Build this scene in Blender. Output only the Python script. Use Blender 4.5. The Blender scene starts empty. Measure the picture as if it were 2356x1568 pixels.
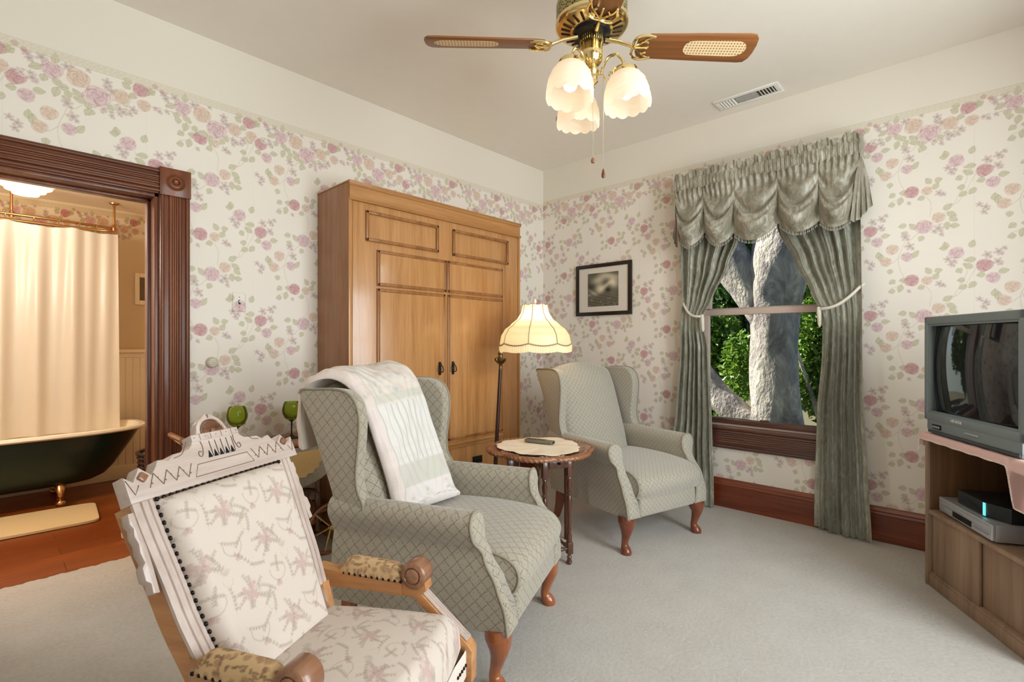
import bpy, bmesh, math, random
import numpy as np
from mathutils import Vector, Matrix, Euler
random.seed(7); RNG = np.random.default_rng(11)
sin, cos, pi = math.sin, math.cos, math.pi
SC = bpy.context.scene
COL = SC.collection

def lin(c):
    return tuple((x/12.92 if x <= .04045 else ((x+.055)/1.055)**2.4) for x in (v/255. for v in c))

# ------------------------------------------------------------------ object bookkeeping
def tag(o, label, cat, group=None):
    o['label'] = label; o['category'] = cat
    if group: o['group'] = group
    return o
def thing(name, label, cat, loc=(0, 0, 0), rz=0., group=None):
    o = bpy.data.objects.new(name, None); COL.objects.link(o)
    o.location = loc; o.rotation_euler = (0, 0, rz); o.empty_display_size = .1
    return tag(o, label, cat, group)
def structure(o):
    o['kind'] = 'structure'; return o
def dup(o, parent=None):
    c = o.copy(); COL.objects.link(c); c.parent = parent
    for ch in list(o.children): dup(ch, c)
    return c

# ------------------------------------------------------------------ mesh builder
class MB:
    def __init__(s, M=None):
        s.v, s.f, s.mi, s.M, s.cols = [], [], [], M or Matrix.Identity(4), None
    def add(s, vs, fs, mi=0, M=None):
        m = s.M @ M if M is not None else s.M
        b = len(s.v)
        s.v.extend([tuple(m @ Vector(p)) for p in vs])
        s.f.extend([tuple(b+i for i in f) for f in fs]); s.mi.extend([mi]*len(fs))
        return s
    def bm(s, b, mi=0, M=None):
        b.verts.index_update()
        s.add([v.co for v in b.verts], [[v.index for v in f.verts] for f in b.faces], mi, M); b.free()
        return s
    def box(s, x0, x1, y0, y1, z0, z1, bev=0., seg=2, mi=0, M=None):
        b = bmesh.new(); bmesh.ops.create_cube(b, size=1)
        for v in b.verts:
            v.co = Vector(((x0+x1)/2+v.co.x*(x1-x0), (y0+y1)/2+v.co.y*(y1-y0), (z0+z1)/2+v.co.z*(z1-z0)))
        if bev > 0:
            bev = min(bev, .49*min(abs(x1-x0), abs(y1-y0), abs(z1-z0)))
            bmesh.ops.bevel(b, geom=list(b.edges), offset=bev, segments=seg, profile=.5, affect='EDGES')
        return s.bm(b, mi, M)
    def grid(s, P, cu=False, cv=False, mi=0, M=None, capu=False):
        nu, nv = len(P), len(P[0])
        fs = []
        for i in range(nu if cu else nu-1):
            for j in range(nv if cv else nv-1):
                a, b = i, (i+1) % nu; c, d = j, (j+1) % nv
                fs.append((a*nv+c, b*nv+c, b*nv+d, a*nv+d))
        if capu:
            fs.append(tuple(range(nv))[::-1]); fs.append(tuple((nu-1)*nv+j for j in range(nv)))
        return s.add([p for r in P for p in r], fs, mi, M)
    def lathe(s, prof, seg=24, M=None, mi=0, cap=True):
        P = [[(r*cos(2*pi*k/seg), r*sin(2*pi*k/seg), z) for k in range(seg)] for r, z in prof]
        return s.grid(P, cv=True, mi=mi, M=M, capu=cap)
    def tube(s, pts, r=.01, seg=8, closed=False, mi=0, M=None, cap=True, flat=1.):
        pts = [Vector(p) for p in pts]; n = len(pts)
        rs = r if hasattr(r, '__len__') else [r]*n
        P = []; up = Vector((0, 0, 1)); prev = None
        for i, p in enumerate(pts):
            if closed: t = pts[(i+1) % n]-pts[i-1]
            else: t = pts[min(i+1, n-1)]-pts[max(i-1, 0)]
            t.normalize()
            if prev is None:
                a = t.cross(up)
                if a.length < .05: a = t.cross(Vector((1, 0, 0)))
            else: a = prev-t*prev.dot(t)
            a.normalize(); b = t.cross(a); prev = a
            P.append([tuple(p+(a*cos(2*pi*k/seg)+b*flat*sin(2*pi*k/seg))*rs[i]) for k in range(seg)])
        return s.grid(P, cu=closed, cv=True, mi=mi, M=M, capu=cap and not closed)
    def prism(s, poly, d0, d1, bev=0., seg=2, mi=0, M=None):
        """polygon in (x,z), extruded along y from d0 to d1"""
        b = bmesh.new()
        vs = [b.verts.new((x, d0, z)) for x, z in poly]
        f = b.faces.new(vs)
        e = bmesh.ops.extrude_face_region(b, geom=[f])
        for g in e['geom']:
            if isinstance(g, bmesh.types.BMVert): g.co.y = d1
        bmesh.ops.recalc_face_normals(b, faces=list(b.faces))
        if bev > 0:
            ed = [g for g in b.edges if abs(g.verts[0].co.y-g.verts[1].co.y) < 1e-6]
            bmesh.ops.bevel(b, geom=ed, offset=bev, segments=seg, profile=.5, affect='EDGES')
        return s.bm(b, mi, M)
    def ball(s, c, r, seg=12, mi=0, M=None):
        r = r if hasattr(r, '__len__') else (r, r, r); n = max(4, seg//2)
        P = [[(c[0]+r[0]*sin(pi*i/n)*cos(2*pi*k/seg), c[1]+r[1]*sin(pi*i/n)*sin(2*pi*k/seg), c[2]-r[2]*cos(pi*i/n)) for k in range(seg)] for i in range(n+1)]
        return s.grid(P, cv=True, mi=mi, M=M)
    def cushion(s, x0, x1, y0, y1, z0, z1, e=.28, n=40, crown=0., M=None, mi=0):
        """soft box: superellipsoid with a crowned top"""
        cx, cy, cz = (x0+x1)/2, (y0+y1)/2, (z0+z1)/2; a, b, c = (x1-x0)/2, (y1-y0)/2, (z1-z0)/2
        def pw(v): return math.copysign(abs(v)**e, v)
        P = []
        for i in range(n//2+1):
            ph = -pi/2+pi*i/(n//2); r = []
            for k in range(n):
                th = 2*pi*k/n
                x = a*pw(cos(ph))*pw(cos(th)); y = b*pw(cos(ph))*pw(sin(th)); z = c*pw(sin(ph))
                if z > 0: z += crown*(1-(x/a)**2)*(1-(y/b)**2)*z/c
                r.append((cx+x, cy+y, cz+z))
            P.append(r)
        return s.grid(P, cv=True, mi=mi, M=M)
    def build(s, name, mats, parent=None, smooth=40, uv=None, weld=False):
        me = bpy.data.meshes.new(name); me.from_pydata(s.v, [], s.f); me.update()
        mats = mats if isinstance(mats, (list, tuple)) else [mats]
        for m in mats: me.materials.append(m)
        if len(mats) > 1: me.polygons.foreach_set('material_index', s.mi)
        b = bmesh.new(); b.from_mesh(me)
        if weld: bmesh.ops.remove_doubles(b, verts=list(b.verts), dist=1e-6)
        bmesh.ops.recalc_face_normals(b, faces=list(b.faces)); b.to_mesh(me); b.free()
        if smooth:
            me.polygons.foreach_set('use_smooth', [True]*len(me.polygons))
            me.set_sharp_from_angle(angle=math.radians(smooth))
        if uv: box_uv(me, uv)
        o = bpy.data.objects.new(name, me); COL.objects.link(o); o.parent = parent
        return o

def box_uv(me, scale):
    uvl = me.uv_layers.new(name='UVMap').data
    for p in me.polygons:
        n = p.normal; ax = max(range(3), key=lambda i: abs(n[i]))
        for li in p.loop_indices:
            c = me.vertices[me.loops[li].vertex_index].co
            if ax == 0: u, v = c.y, c.z
            elif ax == 1: u, v = c.x, c.z
            else: u, v = c.x, c.y
            uvl[li].uv = (u*scale, v*scale)

def arr_mesh(name, V, F, mats, parent=None, colors=None, smooth=False, uvs=None):
    """numpy mesh: V (n,3), F (m,4), colors (n,3) linear"""
    me = bpy.data.meshes.new(name)
    V = np.asarray(V, np.float32); F = np.asarray(F, np.int32)
    me.vertices.add(len(V)); me.vertices.foreach_set('co', V.ravel())
    me.loops.add(F.size); me.loops.foreach_set('vertex_index', F.ravel())
    me.polygons.add(len(F)); me.polygons.foreach_set('loop_start', np.arange(0, F.size, F.shape[1], dtype=np.int32))
    if smooth: me.polygons.foreach_set('use_smooth', np.ones(len(F), bool))
    me.update(calc_edges=True)
    if colors is not None:
        ca = me.color_attributes.new('Col', 'FLOAT_COLOR', 'POINT')
        c4 = np.ones((len(V), 4), np.float32); c4[:, :3] = colors; ca.data.foreach_set('color', c4.ravel())
    for m in (mats if isinstance(mats, (list, tuple)) else [mats]): me.materials.append(m)
    o = bpy.data.objects.new(name, me); COL.objects.link(o); o.parent = parent
    return o
def grid_faces(nu, nv):
    i = np.arange(nu-1)[:, None]*nv+np.arange(nv-1)[None, :]
    return np.stack([i, i+nv, i+nv+1, i+1], -1).reshape(-1, 4)

def T(x=0, y=0, z=0): return Matrix.Translation((x, y, z))
def R(a, ax='Z'): return Matrix.Rotation(math.radians(a), 4, ax)
def lerp(a, b, t): return a+(b-a)*t
def curve(pts, t):
    """smooth interpolation through [(t, value)...]"""
    if t <= pts[0][0]: return pts[0][1]
    for (t0, v0), (t1, v1) in zip(pts, pts[1:]):
        if t <= t1:
            u = (t-t0)/(t1-t0); u = u*u*(3-2*u)*.5+u*.5
            return v0+(v1-v0)*u
    return pts[-1][1]
def spline(pts, n=8, closed=False):
    P = [np.array(p, float) for p in pts]; out = []; N = len(P)
    rng = range(N) if closed else range(N-1)
    for i in rng:
        p0 = P[i-1] if (i > 0 or closed) else P[i]; p1 = P[i]; p2 = P[(i+1) % N]
        p3 = P[(i+2) % N] if (closed or i+2 < N) else p2
        for k in range(n):
            t = k/n
            out.append(tuple(.5*((2*p1)+(-p0+p2)*t+(2*p0-5*p1+4*p2-p3)*t*t+(-p0+3*p1-3*p2+p3)*t**3)))
    if not closed: out.append(tuple(P[-1]))
    return out

# ------------------------------------------------------------------ materials
class N:
    def __init__(s, name):
        s.m = bpy.data.materials.new(name); s.m.use_nodes = True
        s.t = s.m.node_tree; s.b = s.t.nodes['Principled BSDF']; s.out = s.t.nodes['Material Output']
    def n(s, typ, **kw):
        o = s.t.nodes.new('ShaderNode'+typ)
        for k, v in kw.items():
            if k[0] == '_': setattr(o, k[1:], v)
            else:
                key = k.replace('__', ' ')
                o.inputs[int(key[1:]) if key[0] == 'i' and key[1:].isdigit() else key].default_value = v
        return o
    def l(s, a, b): s.t.links.new(a, b); return s
    def set(s, **kw):
        for k, v in kw.items():
            i = s.b.inputs[k.replace('__', ' ')]
            if isinstance(v, bpy.types.NodeSocket): s.l(v, i)
            else: i.default_value = v if not (isinstance(v, tuple) and len(v) == 3 and i.type == 'RGBA') else (*v, 1)
        return s
    def ramp(s, fac, stops):
        r = s.n('ValToRGB'); e = r.color_ramp.elements
        while len(e) < len(stops): e.new(.5)
        for q, (p, c) in zip(e, stops): q.position = p; q.color = (*lin(c), 1)
        s.l(fac, r.inputs[0]); return r.outputs[0]
    def coord(s, kind='Object', scale=(1, 1, 1), rot=(0, 0, 0)):
        tc = s.n('TexCoord'); mp = s.n('Mapping', Scale=scale, Rotation=rot)
        s.l(tc.outputs[kind], mp.inputs[0]); return mp.outputs[0]
    def noise(s, vec, scale=5, detail=3, rough=.5, dist=0.):
        o = s.n('TexNoise', Scale=scale, Detail=detail, Roughness=rough, Distortion=dist); s.l(vec, o.inputs['Vector']); return o.outputs['Fac']
    def bump(s, h, strength=.3, dist=.01):
        o = s.n('Bump', Strength=strength, Distance=dist); s.l(h, o.inputs['Height']); s.l(o.outputs[0], s.b.inputs['Normal']); return s
    def mix(s, fac, a, b, typ='MIX'):
        o = s.n('MixRGB', _blend_type=typ)
        for k, v in ((0, fac), (1, a), (2, b)):
            if isinstance(v, bpy.types.NodeSocket): s.l(v, o.inputs[k])
            else: o.inputs[k].default_value = (*v, 1) if isinstance(v, tuple) else v
        return o.outputs[0]
    def math(s, op, a, b=None):
        o = s.n('Math', _operation=op)
        for k, v in ((0, a), (1, b)):
            if v is None: continue
            if isinstance(v, bpy.types.NodeSocket): s.l(v, o.inputs[k])
            else: o.inputs[k].default_value = v
        return o.outputs[0]

def plain(name, rgb, rough=.5, metal=0., var=.06, scale=12, **kw):
    m = N(name); c = lin(rgb)
    f = m.noise(m.coord(), scale, 4)
    m.set(Base__Color=m.mix(f, tuple(x*(1-var) for x in c), tuple(min(1, x*(1+var)) for x in c)), Roughness=rough, Metallic=metal, **kw)
    return m.m
def wood(name, dark, mid, light, rough=.35, axis='Z', fine=90, coat=0., stretch=.06, kind='Object', bump=.08, spec=.5):
    m = N(name); st = {'X': (stretch, 1, 1), 'Y': (1, stretch, 1), 'Z': (1, 1, stretch)}[axis]
    v = m.coord(kind, st)
    a = m.noise(v, fine*.12, 4, .55, 1.2); b = m.noise(v, fine, 5, .65)
    g = m.math('ADD', m.math('MULTIPLY', a, .6), m.math('MULTIPLY', b, .4))
    m.set(Base__Color=m.ramp(g, [(.30, dark), (.5, mid), (.70, light)]), Roughness=rough, Coat__Weight=coat, Coat__Roughness=.12, Specular__IOR__Level=spec)
    m.bump(b, bump, .002)
    return m.m
def metal(name, rgb, rough=.2, var=.1):
    return plain(name, rgb, rough, 1., var, 30)
def vcol(name, rough=.85, bump=None, spec=.3, **kw):
    m = N(name); a = m.n('VertexColor', _layer_name='Col')
    f = m.noise(m.coord(), 500, 2)
    m.set(Base__Color=m.mix(.05, a.outputs[0], m.ramp(f, [(.3, (90, 85, 80)), (.7, (255, 255, 250))]), 'MULTIPLY'), Roughness=rough, Specular__IOR__Level=spec, **kw)
    if bump: m.bump(m.noise(m.coord(), bump[0], 3), bump[1], bump[2])
    return m.m
def glassy(name, tint=(1, 1, 1), gloss=.08, rough=.02):
    m = N(name); m.t.nodes.remove(m.b)
    tr = m.n('BsdfTransparent', Color=(*tint, 1)); gl = m.n('BsdfGlossy', Roughness=rough); fr = m.n('LayerWeight', Blend=gloss); mx = m.n('MixShader')
    m.l(fr.outputs['Fresnel'], mx.inputs[0]).l(tr.outputs[0], mx.inputs[1]).l(gl.outputs[0], mx.inputs[2]).l(mx.outputs[0], m.out.inputs[0])
    return m.m
def shade_mat(name, rgb, trans=.6, rough=.6):
    m = N(name); m.t.nodes.remove(m.b); c = (*lin(rgb), 1)
    tr = m.n('BsdfTranslucent', Color=c); d = m.n('BsdfDiffuse', Color=c); g = m.n('BsdfGlossy', Roughness=.35); a = m.n('MixShader', i0=trans); b = m.n('MixShader', i0=.05)
    m.l(d.outputs[0], a.inputs[1]).l(tr.outputs[0], a.inputs[2]).l(a.outputs[0], b.inputs[1]).l(g.outputs[0], b.inputs[2]).l(b.outputs[0], m.out.inputs[0])
    return m.m
def emit(name, rgb, s):
    m = N(name); m.set(Base__Color=lin(rgb), Emission__Color=lin(rgb), Emission__Strength=s); return m.m

M_PAPER = vcol('floral_wallpaper', .8, (260, .05, .002))
M_UPPER = plain('cream_paint', (232, 225, 213), .8, 0, .015)
M_CEIL = plain('ceiling_paint', (236, 230, 220), .9, 0, .02)
M_TRIM = wood('dark_varnished_trim', (70, 34, 18), (108, 58, 33), (136, 80, 46), .36, 'Z', 50, .12, bump=.01, spec=.4)
M_TRIMX = wood('dark_varnished_trim_long', (64, 30, 16), (98, 52, 30), (130, 74, 42), .36, 'X', 50, .12, bump=.01, spec=.4)
M_TRIMY = wood('dark_varnished_sill', (62, 35, 27), (96, 60, 48), (125, 84, 68), .32, 'Y', 70, .4)
M_BASE = wood('mahogany_baseboard', (72, 28, 14), (120, 56, 30), (145, 78, 48), .33, 'Y', 60, .4)
M_BASEX = wood('mahogany_baseboard_long', (72, 28, 14), (120, 56, 30), (145, 78, 48), .33, 'X', 60, .4)
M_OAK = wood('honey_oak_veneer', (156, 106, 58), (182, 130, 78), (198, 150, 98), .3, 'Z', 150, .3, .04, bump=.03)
M_OAKMOULD = wood('brown_oak_moulding', (108, 66, 32), (146, 96, 50), (170, 120, 72), .3, 'Z', 110, .3, bump=.03)
M_OAKX = wood('honey_oak_rail', (146, 96, 50), (172, 120, 68), (192, 142, 90), .33, 'X', 110, .35)
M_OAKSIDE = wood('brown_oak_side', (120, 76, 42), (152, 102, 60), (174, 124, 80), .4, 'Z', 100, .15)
M_LEG = wood('glossy_maple_leg', (112, 56, 28), (150, 84, 46), (176, 110, 68), .22, 'Z', 40, .6)
M_DKLEG = wood('red_brown_leg', (84, 38, 22), (120, 60, 36), (145, 84, 54), .25, 'Z', 40, .5)
M_WALNUT = wood('dark_walnut', (48, 26, 18), (82, 48, 34), (112, 72, 52), .28, 'Z', 60, .4)
M_PIE = wood('carved_walnut_top', (88, 50, 30), (134, 84, 54), (170, 118, 82), .3, 'X', 60, .4)
M_PALE = wood('oak_painted_sheen', (162, 142, 130), (190, 173, 163), (208, 194, 185), .35, 'Z', 60, .2)  # golden oak lightened in colour to stand for window sheen on the armchair front
M_OAKSHEENX = wood('oak_painted_sheen_rail', (162, 142, 130), (190, 173, 163), (208, 194, 185), .35, 'X', 60, .2)  # same painted window sheen, grain along the rail
M_GOLD_OAK = wood('golden_oak', (150, 98, 56), (182, 128, 80), (204, 154, 106), .35, 'Y', 70, .3)
M_ROLL = wood('turned_oak', (98, 62, 42), (132, 90, 64), (160, 118, 90), .3, 'X', 60, .3)
M_BRASS = metal('polished_brass', (228, 206, 150), .17)
M_ABRASS = metal('antique_brass', (120, 102, 70), .3, .3)
M_BRONZE = plain('bronze_brown_pole', (70, 50, 44), .3, .6)
M_BLACK = plain('black_metal', (28, 27, 28), .4, .5)
M_NAIL = plain('dark_nailhead', (42, 34, 30), .35, .8)
M_BLADE = wood('walnut_fan_blade', (66, 36, 16), (136, 84, 42), (178, 122, 70), .4, 'X', 60, .05, .02, bump=.02)
M_BLADEDGE = plain('dark_blade_edge', (58, 34, 20), .4)
M_WHITE = plain('white_plastic', (236, 234, 228), .4, 0, .02)
M_BULB = emit('lit_bulb', (255, 238, 206), 1.9)
M_FROST = shade_mat('frosted_glass', (250, 240, 226), .55)
def carpet():
    m = N('cream_carpet'); v = m.coord()
    a = m.noise(v, 900, 3, .7); b = m.noise(v, 60, 4, .6); c = m.noise(v, 6, 3)
    g = m.math('ADD', m.math('MULTIPLY', a, .55), m.math('ADD', m.math('MULTIPLY', b, .3), m.math('MULTIPLY', c, .15)))
    m.set(Base__Color=m.ramp(g, [(.32, (204, 196, 184)), (.5, (232, 226, 217)), (.68, (246, 242, 235))]), Roughness=.95, Specular__IOR__Level=.1, Sheen__Weight=.2)
    m.bump(m.math('ADD', m.math('MULTIPLY', a, .5), b), .9, .012)
    return m.m
M_CARPET = carpet()
def bathwood():
    m = N('orange_wood_floor'); v = m.coord()
    bt = m.n('TexBrick', Scale=1., Mortar__Size=.002, Brick__Width=.9, Row__Height=.16, Color1=(*lin((150, 76, 26)), 1), Color2=(*lin((128, 60, 20)), 1), Mortar=(*lin((88, 40, 16)), 1))
    m.l(v, bt.inputs[0]); g = m.noise(m.coord('Object', (.06, 1, 1)), 60, 4)
    m.set(Base__Color=m.mix(.5, bt.outputs[0], m.ramp(g, [(.3, (150, 140, 130)), (.7, (255, 255, 255))]), 'MULTIPLY'), Roughness=.3)
    return m.m
M_BATHFLOOR = bathwood()
def chair_fabric(name, base, dark, line, size):
    m = N(name); v = m.coord('UV', (1/size, 1/size, 1), (0, 0, math.radians(45)))
    sx = m.n('SeparateXYZ'); m.l(v, sx.inputs[0])
    def strip(o, w):
        fr = m.math('FRACT', o); d = m.math('ABSOLUTE', m.math('SUBTRACT', fr, .5)); return m.math('LESS_THAN', d, w)
    lines = m.math('MAXIMUM', strip(sx.outputs[0], .055), strip(sx.outputs[1], .055))
    sp = m.noise(m.coord('UV', (1, 1, 1)), 420, 2, .6)
    dash = m.math('GREATER_THAN', m.noise(m.coord('UV', (1, 1, 1)), 210, 1), .44)
    vo = m.n('TexVoronoi', Scale=1/size*4.2); m.l(m.coord('UV', (1, 1, 1)), vo.inputs['Vector'])
    dots = m.math('LESS_THAN', vo.outputs['Distance'], .23)
    f = m.math('MAXIMUM', m.math('MULTIPLY', m.math('MULTIPLY', lines, dash), .62), m.math('MULTIPLY', dots, .42))
    c = m.mix(f, m.ramp(sp, [(.3, tuple(x*.86 for x in base)), (.7, tuple(min(255, x*1.08) for x in base))]), lin(dark))
    m.set(Base__Color=c, Roughness=.92, Specular__IOR__Level=.15, Sheen__Weight=.45, Sheen__Roughness=.5)
    m.bump(m.noise(m.coord('UV', (1, 1, 1)), 600, 2), .35, .003)
    return m.m
M_FAB = chair_fabric('sage_diamond_fabric', (166, 157, 140), (92, 80, 62), 0, .036)
M_FAB2 = chair_fabric('sage_pebble_fabric', (172, 166, 152), (106, 96, 78), 0, .024)
M_PIPING = plain('sage_piping', (146, 138, 120), .9, 0, .1, 60)
def velvet(name, dark, mid, light):
    m = N(name); v = m.coord('Object', (1, 1, .35))
    a = m.noise(v, 26, 6, .7, 1.5); b = m.noise(m.coord('Object', (1, 1, .2)), 9, 3)
    g = m.math('ADD', m.math('MULTIPLY', a, .65), m.math('MULTIPLY', b, .35))
    m.set(Base__Color=m.ramp(g, [(.34, dark), (.5, mid), (.66, light)]), Roughness=.40, Specular__IOR__Level=.5, Sheen__Weight=.5, Sheen__Roughness=.35)
    m.bump(a, .25, .006)
    return m.m
M_VELVET = velvet('sage_crushed_velvet', (112, 110, 94), (146, 145, 129), (190, 190, 178))
M_VELVET2 = velvet('olive_crushed_velvet', (104, 98, 82), (144, 138, 120), (196, 193, 180))
M_LINING = plain('pale_curtain_lining', (196, 194, 186), .9)
M_CORD = plain('cream_cord', (218, 212, 198), .8)
M_BEAD = plain('grey_bead_fringe', (150, 146, 132), .5, 0, .3, 90)
M_BARE_GLASS = glassy('window_glass', (.97, .98, .97))
M_SASH = plain('pinkish_white_sash', (196, 176, 164), .5)
M_SHADE = shade_mat('cream_lampshade', (250, 238, 208), .62)
M_SHADETRIM = plain('tan_shade_braid', (172, 150, 110), .8)
M_FRINGE = shade_mat('cream_shade_fringe', (255, 246, 218), .6)
M_DOILY = plain('cream_lace', (236, 222, 200), .9, 0, .06, 60)
def tinted(name, tint, body, k, gloss=.25):
    m = N(name); m.t.nodes.remove(m.b); tr = m.n('BsdfTransparent', Color=(*lin(tint), 1)); d = m.n('BsdfTranslucent', Color=(*lin(body), 1)); df = m.n('BsdfDiffuse', Color=(*lin(body), 1))
    a = m.n('MixShader', i0=.5); b = m.n('MixShader', i0=k); gl = m.n('BsdfGlossy', Roughness=.04); fr = m.n('LayerWeight', Blend=gloss); c = m.n('MixShader')
    m.l(d.outputs[0], a.inputs[1]).l(df.outputs[0], a.inputs[2]).l(tr.outputs[0], b.inputs[1]).l(a.outputs[0], b.inputs[2]).l(fr.outputs['Fresnel'], c.inputs[0]).l(b.outputs[0], c.inputs[1]).l(gl.outputs[0], c.inputs[2]).l(c.outputs[0], m.out.inputs[0]); return m.m
M_GOBLET = tinted('green_glass', (236, 242, 176), (186, 204, 74), .30)
M_GSTEM = tinted('dark_green_glass', (160, 168, 110), (74, 84, 36), .6)
M_CART = wood('red_oak_cart', (112, 66, 42), (154, 100, 68), (182, 128, 94), .32, 'X', 60, .3)
M_CARTDK = wood('dark_cart_leg', (50, 30, 22), (84, 52, 38), (112, 76, 58), .25, 'Z', 60, .4)
M_LEAFSHEEN = wood('grey_sheen_leaf', (112, 104, 94), (146, 138, 126), (172, 164, 150), .35, 'Y', 80, .3, .1)  # grey paints the light reflected off the polished leaf
M_LACE_TAN = plain('tan_lace', (208, 178, 124), .9, 0, .12, 80)
M_TV = plain('grey_green_plastic', (122, 132, 134), .4, 0, .03, 40)
M_TVD = plain('dark_grey_plastic', (64, 70, 72), .45, 0, .05)
M_SCREEN = N('dark_tube_glass').set(Base__Color=lin((34, 34, 37)), Roughness=.04, Specular__IOR__Level=.6, Coat__Weight=.35).m
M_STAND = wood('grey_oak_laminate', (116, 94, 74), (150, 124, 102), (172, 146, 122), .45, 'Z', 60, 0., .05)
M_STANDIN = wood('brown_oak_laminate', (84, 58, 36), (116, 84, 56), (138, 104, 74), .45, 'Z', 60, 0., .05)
M_PINK = plain('pink_crochet', (226, 190, 184), .95, 0, .1, 160)
M_PINKEDGE = plain('pale_pink_stitching', (232, 212, 204), .95, 0, .08, 160)
M_SILVER = plain('silver_plastic', (188, 190, 194), .32, .5, .03)
M_BOX = plain('black_plastic', (30, 32, 35), .35, 0, .1)
M_CREAMPAINT = plain('cream_bathroom_paint', (230, 216, 190), .6, 0, .03)
M_BATHWALL = plain('tan_bathroom_paper', (214, 196, 168), .8, 0, .1, 4)
M_BATHCEIL = plain('cream_bath_ceiling', (222, 202, 170), .85, 0, .03)
M_PORCELAIN = plain('cream_porcelain', (240, 228, 206), .15, 0, .02)
M_TUBGREEN = plain('dark_green_enamel', (12, 32, 22), .3, 0, .2)
M_CURTAIN = shade_mat('sheer_cream_curtain', (240, 232, 216), .35)
M_MAT = plain('tan_bath_mat', (206, 182, 138), .95, 0, .12, 200)
M_MATPINK = plain('pink_bath_mat', (214, 178, 160), .95, 0, .12, 90)
M_WICKER = plain('dark_wicker', (52, 34, 24), .6, 0, .3, 60)
M_COPPER = metal('copper_pipe', (196, 146, 98), .25)
M_CREAMFAB = plain('cream_plain_fabric', (216, 204, 192), .9, 0, .05, 80)
M_CHAIN = metal('pale_chain', (232, 226, 212), .3)
M_QUILT = vcol('pastel_quilt', .9, (70, .25, .006))
M_TOILE = vcol('cream_toile_fabric', .88, (700, .15, .002))
M_TAPESTRY = vcol('tan_tapestry_fabric', .9, (500, .3, .003))
M_FRAMEBLK = plain('dark_brown_frame', (32, 22, 16), .35)
M_MATBOARD = plain('white_mat_board', (226, 218, 206), .85, 0, .01)
M_CANE = None
def cane():
    m = N('woven_cane'); vo = m.n('TexVoronoi', Scale=75., Randomness=0., _voronoi_dimensions='2D'); m.l(m.coord(), vo.inputs['Vector'])
    h = m.math('LESS_THAN', vo.outputs['Distance'], .28)
    m.set(Base__Color=m.mix(h, lin((226, 200, 158)), lin((150, 112, 66))), Roughness=.7); return m.m
M_CANE = cane()
def bark():
    m = N('mottled_bark'); v = m.coord('Object', (1, 1, .55))
    vo = m.n('TexVoronoi', Scale=6.); m.l(v, vo.inputs['Vector'])
    a = m.noise(v, 4.5, 6, .7, .8); b = m.noise(v, 30, 4)
    c = m.ramp(a, [(.34, (112, 104, 100)), (.44, (142, 136, 134)), (.54, (168, 162, 156)), (.64, (206, 198, 182))])
    m.set(Base__Color=m.mix(.35, c, m.ramp(vo.outputs['Color'], [(.2, (110, 104, 104)), (.8, (255, 250, 240))]), 'MULTIPLY'), Roughness=.9)
    m.bump(m.math('ADD', a, m.math('MULTIPLY', b, .6)), .8, .05); return m.m
M_BARK = bark()
def leafmat(name, cols):
    m = N(name); f = m.noise(m.coord(), 9, 4, .7)
    c = m.ramp(f, [(.3, cols[0]), (.5, cols[1]), (.7, cols[2])])
    m.set(Base__Color=c, Roughness=.4)
    tr = m.n('BsdfTranslucent'); m.l(c, tr.inputs[0]); mx = m.n('MixShader', i0=.4)
    m.l(m.b.outputs[0], mx.inputs[1]).l(tr.outputs[0], mx.inputs[2]).l(mx.outputs[0], m.out.inputs[0]); return m.m
M_LEAF = leafmat('shrub_leaves', ((58, 92, 32), (98, 134, 46), (160, 178, 78)))
M_LEAF2 = leafmat('hedge_leaves', ((40, 66, 30), (66, 98, 40), (112, 140, 62)))
M_SOIL = plain('garden_soil', (84, 80, 56), .95, 0, .3, 6)

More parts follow.
